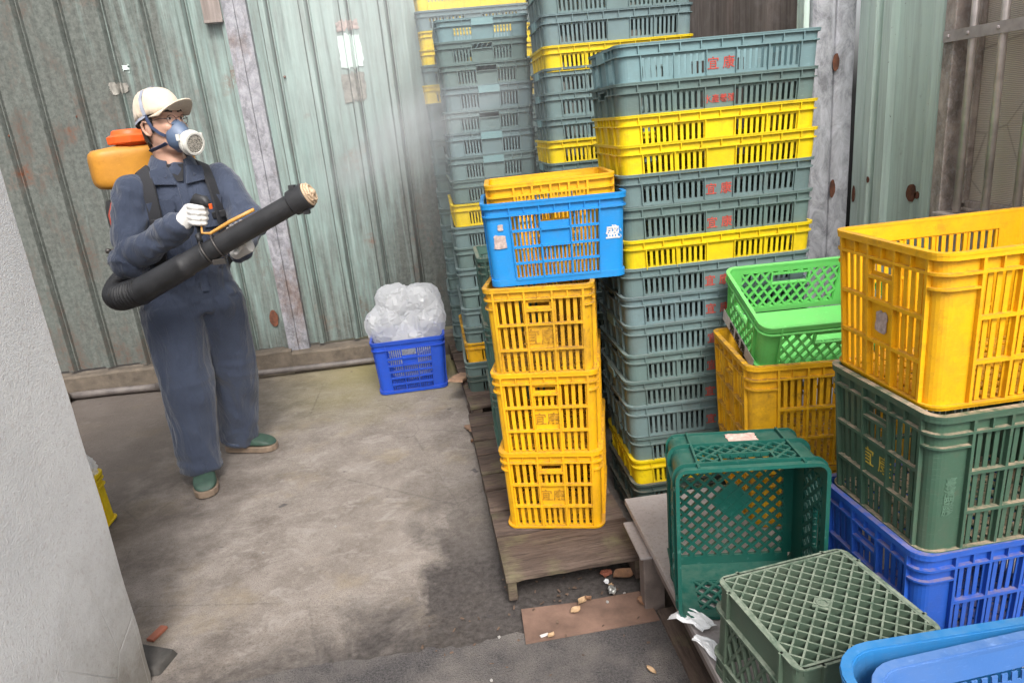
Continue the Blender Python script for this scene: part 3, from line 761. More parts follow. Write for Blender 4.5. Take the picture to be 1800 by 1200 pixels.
mb = MB(); plank(mb, -.19, .035, -.05, .035, 0, .018, 77, .010, 14); o = mb.build('loose_board', M['wood_raw'], auto=40, loc=(.01, 4.14, .121)); o.rotation_euler = (.05, .18, 1.25)
tag(o, 'splintered pale board sticking out of the broken pallet by the blue floor crate', 'board')
mb = MB(); plank(mb, -.10, .16, -.03, .03, 0, .014, 79, .010, 14); o = mb.build('loose_board', M['wood_raw'], auto=40, loc=(.035, 3.52, .03)); o.rotation_euler = (0, .30, 1.75)
tag(o, 'reddish split board leaning on the pallet edge behind the yellow crates', 'board')
def slab_mat():
    n = NT('dull metal table top'); v = n.coord('Object'); a = n.noise(v, 2.5, 5, .6); b = n.noise(v, 90., 4, .7)
    c = n.mix(n.ramp(a, .35, .7), (.30,.265,.255), (.42,.385,.375)); c = n.mix(n.math('MULTIPLY', n.ramp(b, .5, .68), .5), c, (.20,.175,.165))
    n.bump(b, .0015); return n.fin(c, .55, .15)
M['slab'] = slab_mat(); M['leg'] = plain('dirty steel leg', (.17,.135,.12), .7, .2, var=.4, scale=14, bump=.002)
tb = thing('low_table', 'low grey metal topped table carrying the green crates and the blue basket', 'table', (.535, 2.222, 0))
mb = MB(); mb.box(0, 1.16, -1.85, 0, .236, .260); mb.build('tabletop', M['slab'], tb, bevel=.003)
mb = MB(); mb.box(.02, 1.14, -1.80, -1.77, .19, .235); mb.box(.02, 1.14, -.06, -.03, .19, .235); mb.box(.012, .045, -1.765, -.065, .185, .2345); mb.box(1.11, 1.143, -1.765, -.065, .185, .2345)
mb.build('frame', M['leg'], tb, bevel=.003)
mb = MB(); mb.box(-.028, .012, -.30, -.08, .205, .214); mb.build('bracket', M['slab'], tb, bevel=.002)
for (x, y) in ((-.02, -.30), (-.02, -1.5), (1.07, -.30), (1.07, -1.5)):
    mb = MB(); mb.box(x, x+.07, y, y+.055, .0, .2045 if x < 0 else .184); mb.build('leg', M['leg'], tb, bevel=.004)
mb = MB(); plank(mb, -.75, .75, -.03, .03, 0, .02, 91, .004, 20); o = mb.build('board_strip', M['wood'], loc=(.585, 1.15, .006), auto=40); o.rotation_euler = (0, 0, 1.575)
tag(o, 'dark wooden strip lying on the asphalt along the low table', 'board')
# dark brick filler seen below the table is simply its shade

# ------------------------------------------------------------------ stacks of shallow crates
ORD = ['topmost', 'second', 'third', 'fourth', 'fifth', 'sixth', 'seventh', 'eighth', 'ninth', 'tenth', 'eleventh', 'twelfth', 'thirteenth', 'fourteenth', 'fifteenth', 'sixteenth', 'seventeenth', 'eighteenth', 'nineteenth', 'twentieth', 'twenty-first', 'twenty-second', 'twenty-third', 'twenty-fourth', 'twenty-fifth']
GREY = ['grey_a', 'grey_b', 'grey_c']
def shallow(kind, W, D, H): return ('shallow', kind, round(W,3), round(D,3), round(H,3)), (lambda: parts_shallow(W, D, H, kind))
def stack(levels, W, D, where, group, face):
    """levels from the top: (colour, handle, x, y, z of rim, height of the next rim below, rz, text)"""
    for i, (colr, hd, x, y, zt, zb, rz, tx) in enumerate(levels):
        Hh = .120 if zt - zb > .112 else .110
        if zt - zb > .125: Hh = .132
        key, fn = shallow(hd, W, D, Hh)
        nm = {'lemon': 'yellow', 'yellow_old': 'dusty yellow'}.get(colr, 'grey-green')
        extra = ' with red characters' if tx else ''
        lab = f'{nm} shallow crate{extra}, {ORD[i]} {"from top " if i else ""}of {where}'
        t, S = put_crate(key, fn, 'shallow_crate', lab, M[colr], (x, y, zt - Hh), rz, group, clip_mat=M['teal_clip'])
        if tx:
            txt, size = tx
            lettering(t, S, face, txt, size, Hh*.33, M['red_print'], bold=.004)
YK = '宜康'
Rz = [1.807,1.689,1.586,1.492,1.393,1.283,1.169,1.068,.965,.859,.746,.643,.543,.407,.306,.206,.10,0.0]
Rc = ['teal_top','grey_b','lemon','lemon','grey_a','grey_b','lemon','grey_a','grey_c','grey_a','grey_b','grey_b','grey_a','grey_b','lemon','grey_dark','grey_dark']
lv = []
for i, c in enumerate(Rc):
    f = i/16; dx = rnd.uniform(-.004, .004)
    x = .972 - .022*f + dx + (.018 if i >= 13 else 0); y = 2.385 + .2175 + rnd.uniform(-.004, .004) + (.012 if i >= 13 else 0)
    if i in (2, 3): x += .004
    tx = None
    if c != 'lemon': tx = ('宜 康', .042)
    if i == 1: tx = ('水產養殖', .028)
    if i >= 13: tx = None
    lv.append((c, ['clip','open','none','none','clip','open','none','clip','open','clip','open','clip','open','clip','none','open','open'][i], x, y, Rz[i], Rz[i+1], rnd.uniform(-.014, .014), tx))
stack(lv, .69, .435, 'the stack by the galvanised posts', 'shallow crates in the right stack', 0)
Lz = [2.122,2.019,1.912,1.802,1.683,1.572,1.451,1.328,1.205,1.083,.97,.854,.737,.623,.513,.418,.303,.218,.118]
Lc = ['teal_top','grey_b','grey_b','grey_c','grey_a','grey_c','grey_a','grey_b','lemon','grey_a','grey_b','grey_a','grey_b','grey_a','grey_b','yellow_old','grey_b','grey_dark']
Lh = ['clip','open','open','clip','open','clip','clip','clip','none','clip','open','clip','open','clip','open','none','clip','open']
lv = []
for i, c in enumerate(Lc):
    f = i/17
    lv.append((c, Lh[i], .318 - .045*f + rnd.uniform(-.008, .008), 3.845 + .345 + rnd.uniform(-.006, .006), Lz[i], Lz[i+1], rnd.uniform(-.018, .018), None))
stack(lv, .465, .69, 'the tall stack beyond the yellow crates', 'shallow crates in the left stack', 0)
Mz = [2.275,2.171,2.043,1.911,1.818,1.714,1.603,1.502,1.40]
while Mz[-1] > .2: Mz.append(round(Mz[-1] - .1067, 3))
Mc = ['lemon','grey_a','grey_c','lemon','grey_a','grey_a','grey_a','lemon'] + ['grey_b','grey_a','grey_b','grey_a','lemon','grey_b','grey_a','grey_b','grey_a','grey_b','grey_b','grey_a','grey_b','grey_a']
lv = []
n = len(Mz) - 1
for i in range(n):
    f = i/8
    lv.append((Mc[i], 'clip' if Mc[i] != 'lemon' else 'none', .545 - .012*f + .345 + rnd.uniform(-.004,.004), 3.35 + .2175 + rnd.uniform(-.004,.004), Mz[i], Mz[i+1], rnd.uniform(-.008,.008), None))
stack(lv[:10], .69, .435, 'the half hidden middle stack', 'shallow crates in the middle stack', 0)
# the middle stack goes on down behind the nearer stacks: a plain carrying block of the same crates
for i in range(10, n):
    c,h,x,y,zt,zb,rz,tx = lv[i]
    key, fn = shallow(h, .69, .435, .110)
    put_crate(key, fn, 'shallow_crate', f'{"yellow" if c=="lemon" else "grey-green"} shallow crate, {ORD[i]} from top of the half hidden middle stack', M[c], (x, y, zt-.110), rz, 'shallow crates in the middle stack', clip_mat=M['teal_clip'])
Bz = [2.40,2.288,2.176,2.075,1.984,1.868]
while Bz[-1] > .2: Bz.append(round(Bz[-1] - .1085, 3))
Bc = ['lemon','grey_c','lemon','lemon','grey_a','lemon'] + ['grey_b','grey_a']*10
lv = []
for i in range(len(Bz)-1):
    lv.append((Bc[i], 'none' if Bc[i] == 'lemon' else 'open', -.012 + .345 + rnd.uniform(-.006,.006), 4.64 + .2175 + rnd.uniform(-.004,.004), Bz[i], Bz[i+1], rnd.uniform(-.01,.01), None))
stack(lv, .69, .425, 'the rear stack against the back wall', 'shallow crates in the rear stack', 0)

# ------------------------------------------------------------------ tall crates
tallC = (('tall', .365, .50, .322), lambda: parts_tall(.365, .50, .322, .008, .026))
tallF = (('tallF', .52, .372, .345), lambda: parts_tall(.52, .372, .345, .014, .030))
GC = 'tall yellow crates stacked on the near pallet'
for i, (z0, x, y, rz, lab, mt) in enumerate(((.121, .349, 2.552, -.255, 'bottom tall yellow crate standing on the wooden pallet', 'yellow'),
        (.432, .348, 2.552, -.245, 'middle of three tall yellow crates on the wooden pallet', 'yellow'),
        (.743, .348, 2.552, -.235, 'dusty tall yellow crate directly under the bright blue crate', 'yellow_old'))):
    t, S = put_crate(*tallC, 'tall_crate', lab, M[mt], (x, y, z0), rz, GC)
    lettering(t, S, 0, YK, .062 if i == 2 else .05, S.H*.44, M['brown_print'], bold=.01)
def parts_bright():
    S = Shell(.475, .37, .285, .012, .028); P = [('rim', rim_part(S, .012, .010))]
    for k in range(4):
        mb = MB(); H = S.H; U = S.U(k); a = S.ab(k)[0]; e = a - .085; zt = .845*H
        S.bar(mb, k, -U, U, zt, H-.007, -.003, 0); S.bar(mb, k, -U, U, zt-.003, zt+.003, 0, .009)
        S.bar(mb, k, -U, -e, .003, zt, -.003, 0); S.bar(mb, k, e, U, .003, zt, -.003, 0); S.bar(mb, k, -U, U, 0, .022, -.003, .006)
        cols = [-e, -e*.34, e*.34, e]; rows = [.075*H, .265*H, .46*H, .655*H, zt]
        for c in cols: S.bar(mb, k, c-.002, c+.002, .02, H-.007, 0, .008)
        for c in (-e*.67, 0, e*.67): S.bar(mb, k, c-.0015, c+.0015, zt, H-.007, 0, .007)
        for z in rows[:-1]: S.bar(mb, k, -e, e, z-.004, z+.004, -.0032, .008)
        for ri in range(4):
            for ci in range(3):
                u0, u1, z0, z1 = cols[ci]+.002, cols[ci+1]-.002, rows[ri]+.004, rows[ri+1]-.004
                if ci == 1 and ri == 2: S.bar(mb, k, u0, u1, z0, z1, -.003, 0)
                elif ci == 1 and ri == 3: S.bar(mb, k, u0, u1, z0, z0+(z1-z0)*.45, -.003, 0)
                else: slats(S, mb, k, u0, u1, z0, z1, 7, fill=.36)
        P.append(('side_wall', mb))
    P.append(('base', grid_base(S, 14, 10, .003, .008, .5)))
    return S, P
t, S = put_crate(('bright',), parts_bright, 'blue_crate', 'bright blue slatted crate on top of the three tall yellow crates', M['bright_blue'], (.388, 2.515, 1.0655), -.085)
o = link('label', flat_patch(0, 0, .045, .050, 0, 5).mesh('label'), M['torn_label'], t); o.location = S.P(0, -.195, .155, .0016); o['label'] = 'torn brown paper label'
o = link('label', flat_patch(0, 0, .020, .022, 0, 6).mesh('label'), M['torn_label'], t); o.location = S.P(0, -.188, .203, .0016)
lettering(t, S, 0, '盛', .048, .155, M['white_label'], u=.196, bold=.02)
lettering(t, S, 0, '小心', .022, .150, M['white_label'], u=.217, bold=.0, stack=True)
tallI = (('tallI',), lambda: parts_tall(.42, .30, .33, .012, .026))
put_crate(*tallI, 'tall_crate', 'yellow crate nested inside the bright blue crate', M['yellow'], (.388, 2.520, 1.080), -.085, rot=(0, -.015, -.085))

greenN = (('tallN',), lambda: parts_tall(.25, .34, .315, .006, .022))
for i, z0 in enumerate((.121, .432, .743)):
    put_crate(*greenN, 'tall_crate', f'dull green tall crate hidden behind the yellow stack, {("lowest", "middle", "topmost")[i]} of its pile', M['dull_green'], (.262, 3.15, z0), .0, 'dull green tall crates behind the yellow stack')
yelN = (('tallN2',), lambda: parts_tall(.24, .34, .285, .006, .022))
for i, z0 in enumerate((.121, .40, .679)):
    put_crate(*yelN, 'tall_crate', f'dim yellow tall crate between the yellow stack and the posts stack, {("lowest", "middle", "topmost")[i]} of its pile', M['yellow_old'], (.500, 3.13, z0), .0, 'dim yellow tall crates behind the yellow stack')

# right front pile on the table
FX, FY = 1.222, 1.455
t, S = put_crate(*tallF, 'tall_crate', 'deep blue tall crate at the bottom of the right front pile', M['deep_blue'], (FX-.010, FY-.012, .2605), .050)
t, S = put_crate(*tallF, 'tall_crate', 'olive green tall crate between the blue and the yellow one', M['olive_green'], (FX-.006, FY-.022, .596), .034)
lettering(t, S, 3, '宜 康', .050, S.H*.44, M['gold_print'], bold=.0)
lettering(t, S, 0, '臺灣塑膠', .028, S.H*.42, M['green_print'], u=-S.W/2+.048, stack=True, off=.0008)
t, S = put_crate(*tallF, 'tall_crate', 'clean bright yellow tall crate on top of the right front pile', M['yellow'], (FX+.006, FY+.004, .932), .010)
o = link('label', flat_patch(0, 0, .045, .055, 0, 15).mesh('label'), M['torn_label'], t); o.location = S.P(3, 0, S.H*.445, .0016); o.rotation_euler = (0, 0, -math.pi/2); o['label'] = 'torn grey label remnant'
# yellow crate with the lime crate tipped into it
tallG = (('tallG',), lambda: parts_tall(.53, .405, .360, .012, .030))
low = (('tallLow',), lambda: parts_tall(.50, .38, .215, .012, .030))
put_crate(*low, 'tall_crate', 'low dusty yellow crate under the yellow one with the lime crate', M['yellow_old'], (1.155, 2.085, .2605), -.125)
put_crate(*tallG, 'tall_crate', 'tall yellow crate carrying the tilted lime green crate', M['yellow_old'], (1.158, 2.090, .470), -.125)
def parts_lime():
    S = Shell(.47, .365, .19, .012, .032); P = [('rim', rim_part(S, .012, .008))]
    for k in range(4): P.append(('side_wall', wall_lattice(S, k, .022, .162, .036, .0075, slope=1.35)))
    mb = MB(); mb.box(-.20,.20,-.15,.15,.002,.008); P.append(('base', mb))
    return S, P
t, S = put_crate(('lime',), parts_lime, 'lattice_crate', 'lime green lattice crate tipped into the yellow crate', M['lime'], (1.193, 2.205, .805), 0, rot=(R(19), 0, -.06))
mb = MB(); mb.box(-.15, .15, -.0005, .0008, -.021, .021)
o = mb.build('label', M['white_label'], t, label='white strip with black characters'); o.location = S.P(3, 0, .0215, .0125); o.rotation_euler = (0, 0, -math.pi/2)
lettering(t, S, 3, '墊 底 用', .042, .0215, M['black_print'], bold=.02, off=.0145)

# teal milk crate lying on its side: local z (rim) points at the camera
def parts_milk():
    S = Shell(.375, .445, .235, .010, .026); P = [('rim', rim_part(S, .012, .006))]
    for k in range(4): P.append(('side_wall', wall_lattice(S, k, .085, .205, .040, .0075, slope=1.0)))
    mb, d = base_lattice(S, .039, .008, 1.0, .058, .001, .011, .030, True); P += [('base', mb), ('base_plate', d)]
    return S, P
t, S = put_crate(('milk',), parts_milk, 'milk_crate', 'teal green milk crate lying on its side with the open end forward', M['teal_green'], (.738, 1.752, .4935), 0, rot=(math.pi/2, 0, -.165))
o = link('label', flat_patch(0, 0, .085, .05, 0, 21, 26).mesh('label'), M['pink_label'], t); o.location = S.P(2, -.02, .040, .0016); o.rotation_euler = (0, 0, math.pi); o['label'] = 'torn pink paper label'
# moss green milk crate upside down
def parts_moss():
    S = Shell(.352, .325, .26, .008, .022); P = [('rim', rim_part(S, .012, .006))]
    for k in range(4): P.append(('side_wall', wall_lattice(S, k, .075, .205, .042, .007, slope=1.7, hole=False)))
    mb, d = base_lattice(S, .0365, .0042, 1.0, .030, .0005, .020, .009); P += [('base', mb), ('base_boss', d)]
    return S, P
t, S = put_crate(('moss',), parts_moss, 'milk_crate', 'moss green milk crate turned upside down with its lattice base up', M['moss_green'], (.737, 1.243, .5205), 0, rot=(math.pi, 0, .131))
# big blue basket with a second one nested inside
def parts_basket(W, D, H, r, m=16):
    def fn():
        S = Shell(W, D, H, .030, r); mb = MB()
        for k in range(4):
            U = S.U(k)
            for (z0, z1, n0, n1) in ((H-.004, H, -.002, .016), (H-.016, H-.004, .013, .018), (H-.012, H-.004, -.004, .013)): S.bar(mb, k, -U, U, z0, z1, n0, n1)
        P = [('rim', mb)]
        for k in range(4):
            w = MB(); U = S.U(k); a = S.ab(k)[0]; e = a - r
            S.bar(w, k, -U, U, H-.058, H-.012, -.003, 0); S.bar(w, k, -U, -e, .004, H-.058, -.003, 0); S.bar(w, k, e, U, .004, H-.058, -.003, 0); S.bar(w, k, -U, U, 0, .004, -.003, 0)
            rows = [.02, .075, .13, .185, .24, H-.058]
            for i in range(len(rows)-1):
                S.bar(w, k, -e, e, rows[i]-.007, rows[i]+.007, -.003, 0)
                slats(S, w, k, -e, e, rows[i]+.007, rows[i+1]-.007, max(6, int(2*e/.021)), -.003, 0, .58)
            P.append(('side_wall', w))
        P.append(('base', grid_base(S, 16, 12, .003, .008, .55)))
        return S, P
    return fn
put_crate(('bk1',), parts_basket(.56, .42, .345, .075), 'basket', 'large blue round-cornered basket in the near right corner', M['basket_blue'], (.905, .800, .2605), 0, 'blue baskets nested in the near right corner', rot=(0, 0, .0))
put_crate(('bk2',), parts_basket(.50, .365, .33, .06), 'basket', 'paler faded blue basket nested inside the large blue one', M['basket_pale'], (.925, .783, .282), 0, 'blue baskets nested in the near right corner', rot=(.0, -.035, .035))

# blue crate on the ground
def parts_floor():
    S = Shell(.46, .36, .355, .022, .034); P = [('rim', rim_part(S, .014, .010))]
    for k in range(4):
        mb = MB(); H = S.H; U = S.U(k); a = S.ab(k)[0]; e = a - .082; zt = .84*H
        S.bar(mb, k, -U, U, zt, H-.008, -.003, 0); S.bar(mb, k, -U, U, zt-.003, zt+.003, 0, .010)
        S.bar(mb, k, -U, -e, .003, zt, -.003, 0); S.bar(mb, k, e, U, .003, zt, -.003, 0); S.bar(mb, k, -U, U, 0, .020, -.003, .014)
        cols = [-e, -e*.32, e*.34, e]; rows = [.056*H, .17*H, .29*H, .41*H, .53*H, .66*H, zt]
        for c in cols: S.bar(mb, k, c-.0025, c+.0025, .02, H-.008, 0, .009)
        for z in rows[1:-1]: S.bar(mb, k, -e, e, z-.006, z+.006, -.0032, .009)
        for ri in range(6):
            for ci in range(3):
                u0, u1, z0, z1 = cols[ci]+.0025, cols[ci+1]-.0025, rows[ri]+.005, rows[ri+1]-.006
                if ci == 1 and ri == 4: S.bar(mb, k, u0, u1, z0, z1+.012, -.003, 0)
                elif ci == 1 and ri == 5: S.bar(mb, k, u0, u1, z0, z0+.012, -.003, 0)
                else: slats(S, mb, k, u0, u1, z0, z1, 7, fill=.42)
        P.append(('side_wall', mb))
    P.append(('base', grid_base(S, 12, 9, .003, .008, .5)))
    return S, P
put_crate(('floor',), parts_floor, 'blue_crate', 'royal blue slatted crate on the ground filled with clear plastic bags', M['floor_blue'], (-.318, 4.475, .002), .020)
yl = (('tallY',), lambda: parts_tall(.36, .42, .25, -.006, .028))
put_crate(*yl, 'tall_crate', 'yellow crate peeking out from behind the grey rendered wall', M['lemon'], (-1.885, 2.915, .002), .0)

# ------------------------------------------------------------------ plastic bags
def bag_mat():
    n = NT('milky plastic film'); v = n.coord('Object'); a = n.noise(v, 14., 5, .6); b = n.noise(n.coord('Object', (1, 1, .25)), 26., 4, .6, dist=1.2)
    n.bump(n.math('ADD', a, b), .010, .6)
    n.fin(n.mix(n.ramp(a, .3, .7), (.86,.87,.89), (.93,.93,.95)), n.ramp(b, .3, .7, .10, .28), spec=.8)
    tr = n.n('BsdfTransparent', Color=(.9,.9,.92)); tl = n.n('BsdfTranslucent', Color=(.92,.93,.95))
    m1 = n.n('MixShader', Fac=.55); n.set(m1.inputs[1], n.b.outputs[0]); n.set(m1.inputs[2], tl.outputs[0])
    m2 = n.n('MixShader', Fac=.36); n.set(m2.inputs[1], m1.outputs[0]); n.set(m2.inputs[2], tr.outputs[0])
    n.t.links.new(m2.outputs[0], n.out.inputs['Surface']); return n.m
M['bag'] = bag_mat()
def bag(lobes, seed, voxel=.012, faces=5200, amp=.018):
    """thin film crumpled into flat facets"""
    mb = MB(); mb2 = MB()
    for c, r in lobes: mb.ball(c, r, 18, 12)
    me = remesh(mb, voxel, 4, .5)
    displace(me, lambda c, n: amp*(1.2*noise.noise(c*7 + Vector((seed,0,0))) - 1.6*abs(noise.noise(Vector((c.x*9+seed, c.y*9, c.z*4)))) + .5))
    o = bpy.data.objects.new('tmp', me); COL.objects.link(o)
    d = o.modifiers.new('d', 'DECIMATE'); d.ratio = faces/max(1, len(me.polygons)*2)
    dg = bpy.context.evaluated_depsgraph_get(); dg.update()
    out = bpy.data.meshes.new_from_object(o.evaluated_get(dg)); bpy.data.objects.remove(o)
    r = random.Random(int(seed))
    for v in out.vertices: v.co += Vector((r.uniform(-1,1), r.uniform(-1,1), r.uniform(-1,1)))*.0050
    out.polygons.foreach_set('use_smooth', [True]*len(out.polygons)); out.set_sharp_from_angle(angle=R(20))
    return out
me = bag([((-.12,0,.10),(.14,.13,.15)), ((-.06,.02,.24),(.12,.11,.12)), ((.12,0,.10),(.14,.13,.14)), ((.12,.02,.22),(.12,.12,.14)), ((0,.0,.02),(.19,.14,.14)), ((.01,.0,.20),(.05,.06,.15)), ((-.20,-.02,.11),(.07,.09,.10)), ((.20,0,.16),(.07,.09,.11))], 3.0)
tag(link('plastic_bag', me, M['bag'], None, (-.318, 4.475, .315)), 'crumpled milky plastic bags heaped in the royal blue floor crate', 'plastic bag')
me = bag([((0,0,0),(.15,.17,.12)), ((.09,-.06,.05),(.07,.08,.06)), ((-.05,.04,.08),(.10,.10,.08))], 9.0)
tag(link('plastic_bag', me, M['bag'], None, (-1.835, 3.02, .285)), 'milky plastic bag in the yellow crate behind the rendered wall', 'plastic bag')
me = bag([((0,0,.03),(.14,.11,.03)), ((.0,0,.12),(.15,.10,.08))], 5.0)
tag(link('plastic_bag', me, M['bag'], None, (-.318, 4.475, .055)), 'plastic film visible through the slats of the royal blue floor crate', 'plastic bag')

# ------------------------------------------------------------------ litter
M['ply'] = plain('delaminating plywood', (.19,.115,.085), .85, var=.55, scale=7, bump=.003)
mb = MB(); pts = [(0,0),(.445,.015),(.44,.10),(.42,.165),(.20,.155),(.005,.165)]
mb.rings([[(x,y,0) for x,y in pts],[(x,y,.007 + .003*noise.noise((x*9,y*9,1))) for x,y in pts]])
tag(mb.build('plywood_sheet', M['ply'], loc=(.102,1.852,.008)), 'thin brown plywood sheet lying on the asphalt before the pallet', 'board')
M['leaf'] = plain('dry leaf', (.30,.16,.09), .8, var=.5, scale=30, bump=.002); M['leaf2'] = plain('pale dry leaf', (.46,.31,.18), .8, var=.4, scale=30, bump=.002)
def leaf(L, W, curl, mat, loc, rot, label):
    mb = MB(); n = 8; rows = []
    for i in range(n+1):
        t = i/n; w = W*math.sin(math.pi*min(1, t*.96+.02))**.8; x = L*(t-.5)
        rows.append([(x, s*w, curl*abs(s)**1.5 + .25*curl*math.sin(t*6 + s) + .3*curl*(2*t-1)**2) for s in (-1,-.5,0,.5,1)])
    vs = [p for r_ in rows for p in r_]; fs = [(i*5+j, i*5+j+1, (i+1)*5+j+1, (i+1)*5+j) for i in range(n) for j in range(4)]
    mb.add(vs, fs); o = mb.build('dry_leaf', mat, loc=loc, smooth=True); o.rotation_euler = rot
    tag(o, label, 'leaf', 'dry leaves on the ground by the pallet')
leaf(.085, .030, .014, M['leaf'], (.492, 2.115, .012), (.1,.1,.3), 'large curled brown leaf inside the mouth of the near pallet')
leaf(.050, .014, .008, M['leaf2'], (.315, 2.000, .020), (.2,.2,.9), 'pale folded leaf at the front of the near pallet')
leaf(.040, .013, .008, M['leaf2'], (.285, 1.960, .020), (.3,.0,.4), 'small tan leaf on the plywood sheet')
leaf(.035, .011, .010, M['leaf'], (.340, 2.005, .020), (.2,.3,2.0), 'small twisted brown leaf beside the pale folded one')
leaf(.030, .010, .008, M['leaf2'], (.430, 2.055, .020), (.1,.3,1.0), 'tiny yellowish leaf by the crumpled foil')
leaf(.050, .016, .012, M['leaf'], (.520, 1.950, .020), (.4,.2,-.5), 'dark curled leaf against the table leg')
leaf(.030, .010, .006, M['leaf2'], (.185, 1.856, .022), (.1,.1,.7), 'tan leaf on the near edge of the plywood sheet')
leaf(.034, .008, .008, M['leaf2'], (.455, 1.655, .014), (.2,.1,-.9), 'thin pale leaf alone on the asphalt near the table')
leaf(.045, .016, .012, M['leaf'], (.02, 3.40, .012), (.2,.1,.9), 'orange-brown leaf beside the broken pallet')
def crumple(name, label, cat, size, mat, loc, seed, sq=(1,1,1)):
    mb = MB(); mb.ball((0,0,size*sq[2]), (size*sq[0], size*sq[1], size*sq[2]), 16, 10); me = mb.mesh(name)
    displace(me, lambda c, n: size*.7*noise.noise(c/size*1.9 + Vector((seed,0,0))) + size*.3*noise.noise(c/size*5))
    tag(link(name, me, mat, None, loc), label, cat)
M['stone_chip'] = plain('grey stone chip', (.36,.34,.32), .8, var=.4, scale=60)
M['white_paper'] = plain('crumpled white tissue', (.74,.74,.75), .75, var=.12, scale=20, bump=.002); M['foil'] = plain('grey foil', (.40,.40,.38), .35, .6, var=.5, scale=40)
crumple('foil_ball', 'small crumpled grey foil wrapper by the leaves', 'wrapper', .014, M['foil'], (.430,2.035,.010), 2)
crumple('pebble', 'small white pebble inside the pallet mouth', 'pebble', .008, M['white_paper'], (.425,2.095,.008), 6)
crumple('pebble', 'reddish broken brick chip next to the large curled leaf', 'chip', .014, M['red_scrap'], (.435,2.14,.008), 4, (1.5,.8,.7))
for q, (x, y, z0) in enumerate(((.47,2.02,.009),(.40,1.98,.016),(-.62,2.75,0),(-.9,2.62,0),(.02,1.9,.008),(-.02,1.72,.008))):
    crumple('pebble', ('white speck of gravel beside the foil wrapper','white speck of gravel on the plywood','pale chip on the bare concrete floor','pale flake on the concrete near the left wall','grey chip of stone on the dark grime','lone white chip on the asphalt')[q], 'pebble', .0042, M['stone_chip'], (x, y, z0), q)
mb = MB(); mb.box(-.014,.014,-.005,.005,0,.003); o = mb.build('paper_scrap', M['white_label'], loc=(.165,1.868,.018)); o.rotation_euler=(.05,.05,.3); tag(o, 'small torn white paper scrap on the plywood corner', 'paper')
lt = MB(); lr = random.Random(5)
for q in range(70):
    x, y = (lr.uniform(.06,.52), lr.uniform(1.99,2.30)) if q % 3 else (lr.uniform(-.25,.5), lr.uniform(1.55,2.05))
    L_, w_ = lr.uniform(.002,.009), lr.uniform(.0015,.004); a_ = lr.uniform(0, 6.28); z_ = .018 if .10 < x < .54 and 1.85 < y < 2.02 else .009
    lt.box(-L_, L_, -w_, w_, 0, .002, Matrix.Translation((x, y, z_)) @ Matrix.Rotation(a_, 4, 'Z') @ Matrix.Rotation(lr.uniform(-.4,.4), 4, 'X'))
lo = lt.build('litter', plain('crumbled leaf dirt', (.13,.085,.06), .9, var=.7, scale=60), kind='stuff'); lo['label'] = 'bits of dead leaf and dirt scattered by the pallet mouth'
# white tissue hanging over the table edge
def tissue(pts, w, loc, seed, label):
    mb = MB(); n = len(pts); m = 9; rows = []
    for i, p in enumerate(pts):
        t = i/(n-1); ww = w*(.55 + .45*math.sin(math.pi*(t*.8+.1)))
        a = Vector(pts[min(i+1,n-1)]) - Vector(pts[max(i-1,0)]); s = a.cross(Vector((0,0,1))).normalized()
        rows.append([Vector(p) + s*ww*(j/(m-1)-.5) + Vector((.012*noise.noise((i*.9,j*.8,seed)), .012*noise.noise((i*.9,j*.8,seed+4)), .022*abs(noise.noise((i*.8,j*.9,seed+8))))) for j in range(m)])
    mb.add([p for r_ in rows for p in r_], [(i*m+j, i*m+j+1, (i+1)*m+j+1, (i+1)*m+j) for i in range(n-1) for j in range(m-1)])
    o = mb.build('tissue', M['white_paper'], loc=loc); s_ = o.modifiers.new('s', 'SOLIDIFY'); s_.thickness = .0012
    tag(o, label, 'tissue', 'white tissues on the table edge')
tissue([(-.055,.07,-.02),(-.035,.05,.004),(-.015,.03,.006),(.0,.01,.008),(.012,-.01,.008),(.02,-.03,.012)], .058, (.553,1.525,.264), 2, 'crumpled white tissue sticking out over the table edge')
tissue([(-.025,.05,.006),(-.01,.03,.010),(.0,.01,.010),(.008,-.015,.008),(.01,-.04,.006)], .040, (.548,1.425,.264), 7, 'smaller white tissue against the moss green crate')

# ------------------------------------------------------------------ the person
PO = Vector((-1.30, 3.53, 0))
face = Vector((.50, -.866, 0)).normalized(); right = Vector((face.y, -face.x, 0))      # facing right and towards the camera
def W(x, y, z): return Vector((x, y, z)) - PO
def cloth_mat(name, col, hi):
    n = NT(name); v = n.coord('Object'); a = n.noise(v, 6., 5, .6); b = n.noise(v, 240., 2, .6)
    w = n.noise(n.coord('Object', (1, 1, .35)), 17., 4, .55, dist=.8)
    c = n.mix(n.ramp(a, .3, .7), col, hi)
    n.bump(n.math('ADD', n.math('MULTIPLY', b, .05), w), .022, .7); s = n.fin(c, .82, spec=.25)
    n.set(n.b.inputs['Sheen Weight'], .25); return s
M['coverall'] = cloth_mat('slate blue work cloth', (.032,.041,.068), (.050,.064,.102))
M['coverall_seam'] = cloth_mat('dark work cloth', (.022,.028,.048), (.032,.042,.070))
def skin_mat():
    n = NT('skin'); v = n.coord('Object'); a = n.noise(v, 22., 5, .6)
    c = n.mix(n.ramp(a, .3, .7), (.48,.27,.19), (.56,.335,.245)); s = n.fin(c, .5, spec=.4)
    n.set(n.b.inputs['Subsurface Weight'], .12); n.set(n.b.inputs['Subsurface Radius'], (1.,.35,.2)); n.set(n.b.inputs['Subsurface Scale'], .01); n.bump(n.noise(v, 260., 3), .0005); return s
M['skin'] = skin_mat(); M['hair'] = plain('black hair', (.018,.015,.014), .5, var=.4, scale=120, bump=.003)
M['cap'] = cloth_mat('cream cotton', (.62,.50,.38), (.70,.58,.45)); M['shirt'] = plain('black cotton', (.015,.015,.018), .85)
